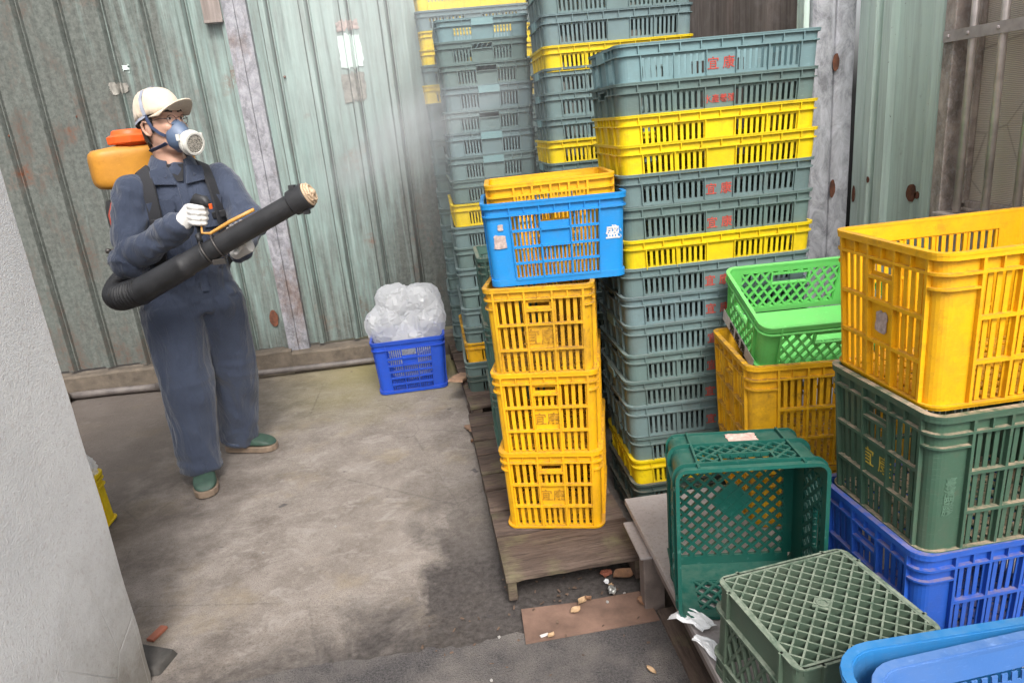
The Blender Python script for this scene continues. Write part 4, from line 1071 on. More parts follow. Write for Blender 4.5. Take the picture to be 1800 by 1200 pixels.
M['mask'] = plain('blue grey rubber', (.095,.135,.215), .42, var=.12); M['strap_blue'] = plain('navy elastic', (.045,.065,.13), .75); M['strap_grey'] = plain('grey elastic', (.30,.32,.38), .8)
M['filter'] = plain('off white filter housing', (.66,.64,.58), .5, var=.12, scale=40)
def filt():
    n = NT('perforated filter'); v = n.coord('Object'); a = n.n('TexVoronoi', Vector=v, Scale=170.).outputs[0]
    c = n.mix(n.ramp(a, .25, .5), (.05,.045,.04), (.36,.33,.28)); n.bump(a, .003); return n.fin(c, .7)
M['filter_disc'] = filt()
M['glove'] = cloth_mat('white cotton glove', (.62,.60,.57), (.74,.72,.69)); M['wire'] = plain('dark wire', (.05,.04,.035), .35, .8)
M['eye'] = plain('eye white', (.62,.58,.55), .2, var=.05); M['iris'] = plain('dark iris', (.012,.008,.006), .15); M['brow'] = plain('brow', (.03,.02,.017), .7)
M['clog'] = plain('dark green foam clog', (.038,.075,.055), .6, var=.3, scale=30, bump=.001); M['sole'] = plain('tan rubber sole', (.24,.175,.125), .7, var=.3, scale=20)
M['lens'] = None

J = dict(pel=W(-1.262,3.53,.96), chest=W(-1.232,3.54,1.33), neck=W(-1.222,3.535,1.548),
         rs=W(-1.385,3.425,1.455), re=W(-1.435,3.315,1.160), rw=W(-1.125,3.19,1.315),
         ls=W(-1.060,3.635,1.470), le=W(-.925,3.555,1.255), lw=W(-.950,3.310,1.160),
         rh=W(-1.355,3.475,.90), rk=W(-1.352,3.42,.50), ra=W(-1.362,3.385,.070),
         lh=W(-1.182,3.575,.90), lk=W(-1.185,3.655,.49), la=W(-1.262,3.725,.062))
def ell(c, hw, hd, n=20, tilt=0.0, fwd=0.0, pw=1.0):
    """horizontal ellipse ring: hw along the body's right axis, hd along its facing axis"""
    out = []
    for j in range(n):
        t = 2*math.pi*j/n; cs, sn = math.cos(t), math.sin(t)
        cs = math.copysign(abs(cs)**pw, cs); sn = math.copysign(abs(sn)**pw, sn)
        out.append(Vector(c) + right*(hw*cs) + face*(hd*sn + fwd) + Vector((0,0,tilt*cs*hw)))
    return out
def limb(mb, joints, radii, n=18, sub=4):
    pts, rs = [], []
    for i in range(len(joints)-1):
        for k in range(sub):
            t = k/sub; pts.append(joints[i].lerp(joints[i+1], t)); rs.append(radii[i]*(1-t) + radii[i+1]*t)
    pts.append(joints[-1]); rs.append(radii[-1])
    for _ in range(2):
        q = pts[:]
        for i in range(1, len(pts)-1): q[i] = pts[i]*.5 + (pts[i-1] + pts[i+1])*.25
        pts = q
    mb.tube(pts, rs, n)
    for p, r in ((joints[0], radii[0]), (joints[-1], radii[-1]*.0)):
        if r: mb.ball(p, r*.98, 14, 10)
# head frame
HO = W(-1.222, 3.520, 1.735)
hf = Vector((.86, -.51, .09)).normalized(); hr = hf.cross(Vector((0,0,1))).normalized(); hu = hr.cross(hf)
def HP(x, y, z): return HO + hf*x - hr*y + hu*z      # x forward, y to the person's left, z up
HM = Matrix((hf, -hr, hu)).transposed()
def hring(z, cx, hl, hw, n=24, pw=.9):
    out = []
    for j in range(n):
        t = 2*math.pi*j/n; c, s = math.cos(t), math.sin(t)
        out.append(HP(cx + hl*math.copysign(abs(c)**pw, c), hw*math.copysign(abs(s)**pw, s), z))
    return out
# body: one continuous figure, dressed below
b = MB()
b.rings([hring(*q) for q in ((-.128,.055,.030,.028),(-.122,.045,.048,.042),(-.105,.032,.066,.055),(-.075,.018,.084,.066),(-.04,.008,.094,.072),(-.01,.003,.098,.075),(.03,.0,.099,.077),(.065,-.004,.098,.076),(.10,-.010,.088,.068),(.125,-.014,.062,.048),(.138,-.015,.02,.016))])
b.tube([HP(-.02,0,-.03), HP(-.028,0,-.11), J['neck'] + Vector((0,0,.03)), J['neck'] - Vector((0,0,.06))], [.060,.060,.068,.085], 18)
b.tube([HP(.090,0,.030), HP(.106,0,.0), HP(.117,0,-.022), HP(.098,0,-.036)], [.010,.013,.017,.012], 10)      # nose
b.tube([HP(.086,-.018,-.066), HP(.096,0,-.062), HP(.086,.018,-.066)], [.007,.010,.007], 8)                    # lips
for s in (1, -1):
    b.ball(HP(.075, s*.040, -.020), (.030,.024,.022), 12, 8, HM)          # cheekbones
    b.ball(HP(.078, s*.034, .040), (.022,.030,.012), 12, 8, HM)           # brow ridge
b.rings([ell(J['pel'] - Vector((0,0,.06)), .13, .09), ell(J['pel'], .135, .095), ell(J['chest'] - Vector((0,0,.14)), .12, .085), ell(J['chest'], .145, .10), ell(J['chest'] + Vector((0,0,.10)), .155, .09), ell(J['neck'] - Vector((0,0,.02)), .07, .06)])
for a_, c_, d_ in (('rs','re','rw'), ('ls','le','lw')): limb(b, [J[a_], J[c_], J[d_]], [.050,.040,.028])
for a_, c_, d_ in (('rh','rk','ra'), ('lh','lk','la')): limb(b, [J[a_], J[c_], J[d_]], [.080,.055,.040])
for a_, d_ in (('ra', Vector((.02,-.10,-.045))), ('la', Vector((.13,-.04,-.04)))): b.tube([J[a_], J[a_] + d_*.5], [.036,.022], 10)
me = remesh(b, .0085, 3, .5)
person = link('person', me, M['skin'], None, PO)
tag(person, 'person in slate blue coveralls, cream cap and respirator aiming the blower tube', 'person')
# ears
for s in (1, -1):
    e = MB(); c = HP(-.004, s*.078, -.012)
    e.ball(c, (.019,.009,.034), 14, 10, HM @ Matrix.Rotation(R(-12*0), 3, 'Y')); 
    e.tube([HP(.010,s*.086,.012), HP(-.006,s*.091,.022), HP(-.022,s*.091,.010), HP(-.024,s*.090,-.012), HP(-.012,s*.086,-.034), HP(.002,s*.081,-.043)], [.004,.006,.0065,.006,.006,.005], 8)
    e.build('ear', M['skin'], person, True)
for s in (1, -1):
    e = MB(); e.ball(HP(.088, s*.032, .016), (.010,.016,.0062), 12, 8, HM); ey = e.build('eye', M['eye'], person, True)
    e = MB(); e.ball(HP(.0962, s*.031 - .003, .016), (.003,.0058,.0056), 10, 6, HM); e.build('iris', M['iris'], ey, True)
    e = MB(); e.tube([HP(.088,s*.050,.020), HP(.0985,s*.034,.0245), HP(.096,s*.018,.018)], [.0025,.0042,.0025], 6); e.build('eyelid', M['skin'], person, True)
    e = MB(); e.tube([HP(.081,s*.055,.043), HP(.097,s*.036,.050), HP(.101,s*.016,.044)], [.0025,.0048,.0035], 8); e.build('eyebrow', M['brow'], person, True)
h = MB(); rr = []
for z, k in ((-.085,.90),(-.06,1.0),(-.02,1.045),(.03,1.05),(.06,1.045)):
    ring = []
    hl, hw = (.094*k, .074*k)
    for j in range(15):
        t = math.pi*(.58 + .84*j/14); ring.append(HP(hl*math.cos(t)*1.0 + .0, hw*math.sin(t)*1.02, z - (.022 if 4 < j < 10 else 0)))
    rr.append(ring)
h.rings(rr, (False, False), closed=False); ho = h.build('hair', M['hair'], person, True); md = ho.modifiers.new('s','SOLIDIFY'); md.thickness = .006; md.offset = 1
for s in (1,):
    e = MB(); 
for s in (1,-1):
    e = MB(); e.rings([[HP(x0, s*.0775*k, z), HP(x1, s*.0775*k, z), HP(x1, s*.080*k, z), HP(x0, s*.080*k, z)] for x0, x1, z, k in ((.010,.040,.055,1.0),(.012,.034,.02,1.0),(.014,.028,-.02,.985),(.016,.022,-.035,.97))]); e.build('sideburn', M['hair'], person)
# cap
c = MB(); rr = []
for i in range(9):
    t = i/8*math.pi/2*.985; z = .042 + .118*math.sin(t)**.92; k = math.cos(t)**.62
    rr.append([HP(-.008 + .112*k*math.cos(u) , .0905*k*math.sin(u), z + (-.026*(1-math.sin(t)) if math.cos(u) < 0 else .006*(1-math.sin(t)))*abs(math.cos(u))) for u in [2*math.pi*j/28 for j in range(28)]])
c.rings(rr, (False, True)); capo = c.build('cap', M['cap'], person, True); md = capo.modifiers.new('s','SOLIDIFY'); md.thickness = .004; md.offset = 1
c = MB(); top = []
for i in range(6):
    f = i/5; row = []
    for j in range(13):
        u = (j/12 - .5)*2; wv = .082 - .010*f**2
        ang = u*R(72)
        r0x, r0y = .100*math.cos(ang), .0875*math.sin(ang)
        ext = .100*f*math.cos(ang*.82)**.6
        y = r0y*(1 + .0*f); x = r0x + ext
        row.append(HP(x - .006, y, .050 + .020*f*(1 - 0) - .052*abs(u)**2.2*(.35 + .65*f) + .010*f))
    top.append(row)
m_ = 13; c.add([p for r_ in top for p in r_], [(i*m_+j, i*m_+j+1, (i+1)*m_+j+1, (i+1)*m_+j) for i in range(5) for j in range(12)])
br = c.build('brim', M['cap'], capo, True); md = br.modifiers.new('s','SOLIDIFY'); md.thickness = .005
c = MB(); c.ball(HP(-.008,0,.163), (.008,.008,.005), 10, 6); c.build('button', M['cap'], capo, True)
# glasses
gm = MB()
for s in (1, -1):
    cc = [HP(.113 - .010*abs(s*.034 + .020*math.cos(t) )/.05, s*.034 + .0215*math.cos(t), .008 + .0205*math.sin(t)) for t in [2*math.pi*j/22 for j in range(23)]]
    gm.tube(cc, .0013, 6)
    gm.tube([HP(.104, s*.056, .014), HP(.086, s*.076, .018), HP(.0, s*.086, .018)], .0015, 6)
gm.tube([HP(.112, -.013, .014), HP(.117, 0, .018), HP(.112, .013, .014)], .0013, 6)
gm.build('glasses', M['wire'], person, True)
# respirator
ax = Vector((.78, -.585, -.20)).normalized(); axw = (hf*.93 - hu*.30 + hr*.12).normalized()
a1 = axw.cross(Vector((0,0,1))).normalized(); a2 = a1.cross(axw)
mb = MB(); rr = []
base_c = HP(.072, 0, -.060)
for f, sx, sz, dz in ((0,.058,.070,0),(.012,.060,.072,0),(.03,.054,.064,-.002),(.055,.042,.048,-.006),(.075,.034,.036,-.012),(.085,.033,.034,-.014)):
    rr.append([base_c + axw*f + a1*(sx*math.cos(t)) + a2*(sz*math.sin(t)*(1.0 if math.sin(t) < 0 else 1.12 - .25*abs(math.cos(t))) + dz) for t in [2*math.pi*j/24 for j in range(24)]])
mb.rings(rr); mo = mb.build('respirator', M['mask'], person, True)
mb = MB(); mb.rings([[base_c + axw*f + a1*(r*math.cos(t)) + a2*(r*math.sin(t) - .014) for t in [2*math.pi*j/28 for j in range(28)]] for f, r in ((.078,.036),(.080,.052),(.092,.055),(.094,.057),(.104,.057),(.106,.054),(.118,.054),(.126,.050),(.127,.041),(.122,.040))])
mb.build('filter', M['filter'], mo, auto=40)
mb = MB(); mb.rings([[base_c + axw*f + a1*(r*math.cos(t)) + a2*(r*math.sin(t) - .014) for t in [2*math.pi*j/28 for j in range(28)]] for f, r in ((.121,.0405),(.1235,.0405),(.125,.02))])
mb.build('filter_disc', M['filter_disc'], mo)
for sg in (-1, 1):
    mb = MB(); mb.box(-.007,.007,-.007,.007,-.014,.014, Matrix.Translation(base_c + axw*.09 + a1*(sg*.058) + a2*.012)); mb.build('clip', M['filter'], mo)
def band(pts, w, mat, name, parent, th=.0025, up=None):
    mb = MB(); rows = []; n = len(pts); pts = [Vector(p) for p in pts]
    for i in range(n):
        t = (pts[min(i+1,n-1)] - pts[max(i-1,0)]).normalized()
        o = (pts[i] - (up if up is not None else HO)).normalized(); s = t.cross(o).normalized(); o2 = s.cross(t)
        rows.append([pts[i] - s*w/2, pts[i] - s*w/2 + o2*th, pts[i] + s*w/2 + o2*th, pts[i] + s*w/2])
    mb.rings(rows); return mb.build(name, mat, parent, auto=40)
for s in (1, -1):
    band([HP(.072,s*.062,-.055), HP(.055,s*.074,-.040), HP(.030,s*.085,-.010), HP(.022,s*.091,.025), HP(.020,s*.094,.05)], .014, M['strap_blue'], 'strap', mo)
    band([HP(.064,s*.060,-.085), HP(.040,s*.066,-.092), HP(.0,s*.070,-.098), HP(-.04,s*.068,-.102), HP(-.072,s*.045,-.102), HP(-.085,0,-.102)], .017, M['strap_blue'], 'strap', mo)
    band([HP(.020,s*.095,.045), HP(.016,s*.096,.075), HP(.010,s*.087,.115), HP(.004,s*.060,.150), HP(.0,0.0,.169)], .016, M['strap_grey'], 'strap', mo)
    band([HP(.020,s*.095,.040), HP(-.02,s*.099,.030), HP(-.07,s*.083,.020), HP(-.105,s*.050,.012), HP(-.126,0,.010)], .013, M['strap_grey'], 'strap', mo)

# coverall
cv = MB()
cv.rings([ell(J['pel'] - Vector((0,0,.10)), .180, .126), ell(J['pel'] - Vector((0,0,.03)), .190, .134), ell(J['pel'] + Vector((0,0,.05)), .190, .134), ell(J['pel'] + Vector((0,0,.13)), .190, .132), ell(J['chest'] - Vector((0,0,.12)), .196, .136),
          ell(J['chest'], .212, .142, pw=.9), ell(J['chest'] + Vector((0,0,.08)), .218, .132, pw=.9), ell(J['chest'] + Vector((0,0,.135)), .205, .110), ell(J['neck'] - Vector((0,0,.02)), .150, .092), ell(J['neck'] + Vector((0,0,.012)), .082, .074)], (True, True))
tme = remesh(cv, .012, 4, .6); bvh = BVHTree.FromPolygons([v.co for v in tme.vertices], [tuple(p.vertices) for p in tme.polygons])
limb(cv, [J['rs'], J['re'], J['rw']], [.076,.066,.048]); cv.ball(J['re'], .070, 14, 10)
limb(cv, [J['ls'], J['le'], J['lw']], [.074,.064,.048]); cv.ball(J['le'], .068, 14, 10)
for p in ((J['rw'], J['re'], .060), (J['lw'], J['le'], .060)):
    d = (p[0]-p[1]).normalized(); cv.tube([p[0] - d*.05, p[0] + d*.004], [.053,.047], 16)
limb(cv, [J['rh'], J['rk'], J['ra'] + Vector((0,0,.005))], [.138,.122,.098], sub=5)
limb(cv, [J['lh'], J['lk'], J['la'] + Vector((0,0,.005))], [.128,.110,.094], sub=5)
me = remesh(cv, .0090, 4, .6)
segs = [(J['rs'], J['re']), (J['re'], J['rw']), (J['ls'], J['le']), (J['le'], J['lw'])]
def fold(c, n):
    s = 0.
    q = Vector((c.x, c.y, c.z))
    warp = .05*Vector((noise.noise(q*5), noise.noise(q*5 + Vector((3,1,7))), noise.noise(q*5 + Vector((9,4,2)))))
    if c.z < .92:       # trousers: long vertical drapes, pooling at the hem
        w = q + warp
        s += .0085*(1 - 2.6*abs(noise.noise(Vector((w.x*11, w.y*11, w.z*2.0)))))
        s += .006*noise.noise(Vector((w.x*7, w.y*7, w.z*3.2)))
        pool = max(0, 1 - c.z/.26); s += pool*.011*(1 - 2.2*abs(noise.noise(Vector((w.x*6, w.y*6, w.z*19)))))
        kn = max(0, 1 - abs(c.z-.50)/.16); s += kn*.006*(1 - 2.2*abs(noise.noise(Vector((w.x*5+3, w.y*5, w.z*15)))))
        hip = max(0, 1 - abs(c.z-.86)/.10); s += hip*.006*(1-2.2*abs(noise.noise(Vector((w.x*8, w.y*8, w.z*13)))))
    else:
        w = q + warp
        s += .009*(1 - 2.4*abs(noise.noise(Vector((w.x*8, w.y*8, w.z*6)))))
        s += .004*(1 - 2.4*abs(noise.noise(Vector((w.x*19+4, w.y*19, w.z*13)))))
        wa = max(0, 1 - abs(c.z-1.06)/.12); s += wa*.010*(1-2.2*abs(noise.noise(Vector((w.x*5, w.y*5, w.z*16)))))
        for a_, b_ in segs:
            d = b_ - a_; L = d.length; t = (c-a_).dot(d)/L**2
            if 0 < t < 1.05:
                p = a_ + d*t; dist = (c-p).length
                if dist < .12:
                    k = (.5 + .5*math.cos(2*math.pi*t)) * (1 - dist/.12)
                    s += .020*(.25+k)*(1-2.4*abs(noise.noise(Vector((t*L*11 + w.z*9, w.z*8 - w.y*6, w.x*10)))))*(1-dist/.14)
                    s += .010*(.3+k)*(1-2.4*abs(noise.noise(Vector((t*L*24 - w.x*12, w.z*11, w.y*14)))))*(1-dist/.14)
    return s
displace(me, fold)
cov = link('coverall', me, M['coverall'], person)
def on_front(u, z, off=.004, d=face):
    """point on the coverall seen from the front: u along the body's right axis"""
    o = J['chest'].copy(); o.z = z; o = o + right*u + d*.6
    hit = bvh.ray_cast(o, -d, 1.2)
    return (hit[0] + hit[1]*(off + .007)) if hit[0] else (o - d*.47)
# collar: standing band plus two folded points
nk = J['neck'] + Vector((0,0,.010))
mb = MB(); rows = []
for i in range(25):
    t = R(-62) + R(304)*i/24      # leaves the front open
    dv = right*math.cos(t + math.pi*1.5 - R(90)*0) if False else None
    ang = R(28) + (2*math.pi - R(56))*i/24
    d = face*math.cos(ang) + right*math.sin(ang); fr = max(0, math.cos(ang))
    rows.append([nk + d*.078 + Vector((0,0,-.015 - .02*fr)), nk + d*.074 + Vector((0,0,.050 - .035*fr)), nk + d*.082 + Vector((0,0,.052 - .035*fr)), nk + d*(.118 + .012*fr) + Vector((0,0,-.012 - .045*fr)), nk + d*(.110+.012*fr) + Vector((0,0,-.020 - .045*fr))])
mb.rings(rows); mb.build('collar', M['coverall'], cov, auto=50)
for s in (1, -1):
    P0 = nk + face*.078 + right*(s*.038) + Vector((0,0,-.012)); 
    A, B_, C_ = on_front(s*.052, nk.z-.018, .012), on_front(s*.112, nk.z-.085, .014), on_front(s*.018, nk.z-.095, .013)
    D_ = on_front(s*.104, nk.z-.030, .014)
    mb = MB(); mb.rings([[P0, A, D_, B_, C_], [p + face*.006 + Vector((0,0,.003)) for p in (P0, A, D_, B_, C_)]]); mb.build('collar_point', M['coverall'], cov, bevel=.002)
tri = MB(); pts = [on_front(-.034, nk.z-.005, .004), on_front(.034, nk.z-.005, .004), on_front(.012, nk.z-.075, .006), on_front(-.012, nk.z-.075, .006)]
tri.rings([pts, [p + face*.004 for p in pts]]); tri.build('undershirt', M['shirt'], person)
def strip(name, pts, w, th, mat, parent, side=None):
    mb = MB(); rows = []; n = len(pts)
    for i in range(n):
        t = (pts[min(i+1,n-1)] - pts[max(i-1,0)]).normalized(); o = side if side is not None else face
        s = t.cross(o).normalized(); o2 = s.cross(t)
        rows.append([pts[i] - s*w/2, pts[i] - s*w/2 + o2*th, pts[i] + s*w/2 + o2*th, pts[i] + s*w/2])
    mb.rings(rows); return mb.build(name, mat, parent, auto=50)
strip('placket', [on_front(.0, nk.z-.09-.05*i, .003) for i in range(11)], .034, .004, M['coverall'], cov)
for s in (1, -1):
    z = J['chest'].z + .055
    strip('pocket_flap', [on_front(s*.05, z, .010), on_front(s*.085, z+.002, .010), on_front(s*.12, z, .010), on_front(s*.15, z-.004, .010)], .045, .005, M['coverall'], cov)
    strip('pocket', [on_front(s*.055, z-.065, .006), on_front(s*.085, z-.066, .006), on_front(s*.12, z-.066, .006), on_front(s*.145, z-.067, .006)], .11, .003, M['coverall'], cov)
wz = J['pel'].z + .115
strip('waist_seam', [on_front(-.15 + .03*i, wz + .004*math.sin(i), .000) for i in range(11)], .030, .003, M['coverall_seam'], cov)
for jn, kn in (('ra','rk'), ('la','lk')):
    d = (J[jn]-J[kn]).normalized(); mb = MB(); p = J[jn] + Vector((0,0,.005)); r = .100 if jn == 'ra' else .096
    mb.tube([p - d*.022, p + d*.002], [r*.985, r*.985], 26, (False, False)); ho = mb.build('hem', M['coverall'], cov, True); md = ho.modifiers.new('s','SOLIDIFY'); md.thickness = .006
for w_, e_ in (('rw','re'), ('lw','le')):
    d = (J[w_]-J[e_]).normalized(); mb = MB(); mb.tube([J[w_] - d*.040, J[w_] + d*.004], [.055,.050], 22, (False, False)); ho = mb.build('cuff', M['coverall'], cov, True); md = ho.modifiers.new('s','SOLIDIFY'); md.thickness = .006

# sprayer tube axis and the gripping hand
T0, T1 = Vector((-1.33, 3.145, 1.055)), Vector((-.532, 3.045, 1.398))
td = (T1-T0).normalized(); tup = (Vector((0,0,1)) - td*td.z).normalized(); tsd = td.cross(tup)       # tsd points to the right of the tube direction
def TP(s, u, w): return T0 + td*s + tup*u + tsd*w
HG = Vector((-1.030, 3.145, 1.352))           # grip centre
gax = Vector((.16, -.03, 1)).normalized()     # grip axis, leaning
# glove: palm behind the grip on the person's side, fingers wrapping the far side
gf = (HG - (J['rw'] + PO)).normalized(); gside = gax.cross(gf).normalized(); gf = gside.cross(gax).normalized()
def GP(f, s, u): return HG + gf*f + gside*s + gax*u - PO
mb = MB(); mb.tube([J['rw'] - (J['rw']-J['re']).normalized()*.03, J['rw'] + (J['rw']-J['re']).normalized()*.012, GP(-.060,.022,.000), GP(-.032,.020,.000), GP(-.012,.020,.0)], [(.040,.034),(.038,.032),(.040,.026),(.046,.023),(.044,.018)], 14, up=gax)
SG = -1 if (gside.y > 0) else 1   # sign that points at the camera
for k, (u, L) in enumerate(((.034,1.0),(.012,1.08),(-.011,1.02),(-.032,.86))):
    r = .0118 - .0006*k
    a = SG*1.0
    pts = [GP(-.022, a*.030, u), GP(.004, a*.037, u*1.02), GP(.026, a*.026, u*1.02-.002), GP(.034, a*.002, u*1.0-.004), GP(.026*L, -a*.020*L, u-.006), GP(.010, -a*.024, u-.007)]
    mb.tube(pts, [r*1.1, r*1.15, r, r*.95, r*.88, r*.7], 10); 
    for p_, q_ in ((pts[1], r*1.2), (pts[2], r*1.04)): mb.ball(p_, q_, 10, 8)
mb.tube([GP(-.040, -SG*.004, .026), GP(-.018, -SG*.022, .040), GP(.008, -SG*.026, .048), GP(.026, -SG*.018, .050)], [.015,.014,.0125,.009], 10)
me = remesh(mb, .0036, 2, .5); link('glove', me, M['glove'], person)
# left hand under the tube
cL = TP(.500, 0, 0) - PO
mb = MB(); dL = (J['lw']-J['le']).normalized()
sdirL = (J['lw'] - cL); sdirL = (sdirL - td*sdirL.dot(td)).normalized()
under = (tup*.10 + Vector((0,.9,0))).normalized(); under = (under - td*under.dot(td)).normalized(); outw = under.cross(td); outw = outw if outw.z > 0 else -outw
def LPt(s, ang, r): return cL + td*s + under*(r*math.cos(ang)) + outw*(r*math.sin(ang))
mb.tube([J['lw'] - dL*.02, J['lw'] + dL*.02, LPt(-.0,-.9,.082), LPt(0,-.3,.068), LPt(0,.15,.063), LPt(0,.30,.062)], [(.030,.032),(.028,.032),(.020,.034),(.015,.034),(.011,.030),(.005,.012)], 14, up=td)
for k, s in enumerate((-.034,-.012,.011,.033)):
    mb.tube([LPt(s,-.1,.063), LPt(s,.15,.064), LPt(s*1.02,.4,.063), LPt(s*1.02,.65,.060), LPt(s,.9 - .08*abs(k-1.5),.059)], [.0115,.0112,.0105,.0098,.008], 10)
mb.tube([LPt(-.030,-.7,.072), LPt(-.050,-.9,.069), LPt(-.058,-1.2,.064), LPt(-.056,-1.5,.062)], [.014,.0135,.012,.009], 10)
me = remesh(mb, .004, 2, .5); link('glove', me, M['glove'], person)
# shoes
def shoe(ank, yaw, lab):
    D = Vector((math.cos(yaw), math.sin(yaw), 0)); S_ = Vector((-D.y, D.x, 0)); g0 = Vector((ank.x, ank.y, 0)) - D*.075
    st = ((-.010,.034),(.02,.048),(.08,.051),(.15,.056),(.20,.060),(.245,.053),(.272,.036),(.281,.014))
    def outline(k, z, dx=0): 
        L = [g0 + D*(x*1.0+dx) + S_*(w*k) + Vector((0,0,z)) for x, w in st]; return L + [g0 + D*(x+dx) - S_*(w*k*.92) + Vector((0,0,z)) for x, w in reversed(st)]
    so = MB(); so.rings([outline(.96,.0), outline(1.03,.004), outline(1.05,.030), outline(1.0,.034)])
    up = MB(); hs = {0:.066,1:.086,2:.094,3:.088,4:.076,5:.064,6:.052,7:.042}
    rings = []
    for f, k in ((0,1.0),(.45,1.0),(.75,.93),(.92,.78),(1.,.5),(1.04,.20),(1.05,.0)):
        L = outline(k, 0); m = len(st); pts = []
        for i, p in enumerate(L):
            j = i if i < m else 2*m-1-i
            pts.append(p + Vector((0,0,.033 + (hs[j]-.033)*f)) + D*(-.010*f if j > 5 else (.006*f if j < 1 else 0)))
        rings.append(pts)
    up.rings(rings, (True, False))
    o = up.build('clog', M['clog'], person, True); md = o.modifiers.new('sub','SUBSURF'); md.levels = 1; md.render_levels = 2
    so.build('sole', M['sole'], o, bevel=.004)
    hm = MB()
    for i in range(5):
        for j in range(3):
            p = g0 + D*(.165+.017*i) + S_*((j-1)*.020) + Vector((0,0,.0770 - .0021*i*(1+.9*i)*.55 - .004*abs(j-1)))
            hm.ball(p, (.0042,.0042,.002), 8, 4)
    hm.build('vent_holes', M['shirt'], o, kind='stuff')
shoe(J['ra'], R(-72), ''); shoe(J['la'], R(-14), '')

# ------------------------------------------------------------------ the backpack sprayer
SO = Vector((-1.46, 3.80, 1.0)); 
spr = thing('backpack_sprayer', 'motor backpack sprayer with orange tank and long black blower tube on the person', 'sprayer', SO)
M['tank'] = plastic('translucent orange tank', (.56,.25,.028), (.36,.14,.02), .5, .3, .38); M['orange'] = plastic('orange red lid', (.72,.105,.012), (.3,.05,.01), .3, .15, .35)
M['black_plastic'] = plain('black blower plastic', (.022,.022,.024), .48, var=.35, scale=16, bump=.0012); M['webbing'] = plain('black webbing', (.026,.026,.030), .8, var=.3, scale=160, bump=.001)
M['red_frame'] = plain('red painted frame', (.40,.055,.03), .45, var=.25); M['hose_tan'] = plain('amber hose', (.55,.27,.06), .4, var=.2); M['nozzle_tan'] = plain('tan nozzle plastic', (.50,.36,.24), .5, var=.3); M['steel_clamp'] = plain('dark clamp wire', (.10,.09,.085), .4, .6)
sb = (right*1.0).normalized()      # along shoulders
def SP(r, f, z): return Vector((-1.255, 3.535, 0)) + right*r + face*f + Vector((0,0,z)) - SO
def rbox(c, hw, hd, hh, rr, top=1.0, n=28, m=7):
    """rounded box: c (r, f, z)"""
    rings = []
    for i in range(2*m+1):
        t = -1 + 2*i/(2*m); ez = math.copysign(1-(1-abs(t))**2.2, t) if False else t
        k = (1 - abs(t)**rr)**(1/rr) if abs(t) < 1 else 0.0
        kk = max(.42, k) if i in (0, 2*m) else max(k, .42)
        rings.append([])
        for j in range(n):
            u = 2*math.pi*j/n; cs, sn = math.cos(u), math.sin(u)
            rings[-1].append(SP(c[0] + hw*kk*(top if t > 0 else 1)*math.copysign(abs(cs)**.42, cs), c[1] + hd*kk*math.copysign(abs(sn)**.42, sn), c[2] + hh*t))
    return rings
mb = MB(); mb.rings(rbox((.045,-.285,1.565), .235, .115, .105, 5.5, 1.0)); mb.build('tank', M['tank'], spr, True)
lid_c = (.075, -.275, 1.668)
mb = MB(); rr = []
for z, r in ((-.01,.070),(.004,.074),(.006,.096),(.012,.102),(.040,.102),(.046,.097),(.050,.086),(.066,.080),(.072,.070),(.074,.02)):
    rr.append([SP(lid_c[0] + (r*(1 + (.05 if j % 4 < 2 and .004 < z < .045 else 0)))*math.cos(2*math.pi*j/40), lid_c[1] + (r*(1 + (.05 if j % 4 < 2 and .004 < z < .045 else 0)))*math.sin(2*math.pi*j/40), lid_c[2] + z) for j in range(40)])
mb.rings(rr); mb.build('lid', M['orange'], spr, auto=35)
mb = MB(); mb.rings(rbox((.085,-.27,1.24), .175, .12, .205, 6)); mb.build('engine_cover', M['black_plastic'], spr, True)
mb = MB(); mb.tube([SP(.225,-.12,1.44), SP(.262,-.12,1.36), SP(.262,-.12,1.24), SP(.235,-.12,1.12)], .012, 10); mb.tube([SP(-.2,-.175,1.44), SP(-.215,-.19,1.36), SP(-.215,-.20,1.24), SP(-.2,-.19,1.12)], .012, 10)
mb.build('frame', M['red_frame'], spr, True)
mb = MB(); mb.box(-.19,.19,-.015,.015,-.24,.23, Matrix.Translation(SP(.01,-.165,1.27)) @ Matrix(((right.x,face.x,0,0),(right.y,face.y,0,0),(0,0,1,0),(0,0,0,1)))); mb.build('back_plate', M['black_plastic'], spr, bevel=.01)
mb = MB(); mb.tube([SP(.22,-.20,1.19), SP(.30,-.20,1.19)], .008, 8); mb.ball(SP(.303,-.20,1.19), .014, 10, 6); mb.build('tap', M['steel_clamp'], spr, True)
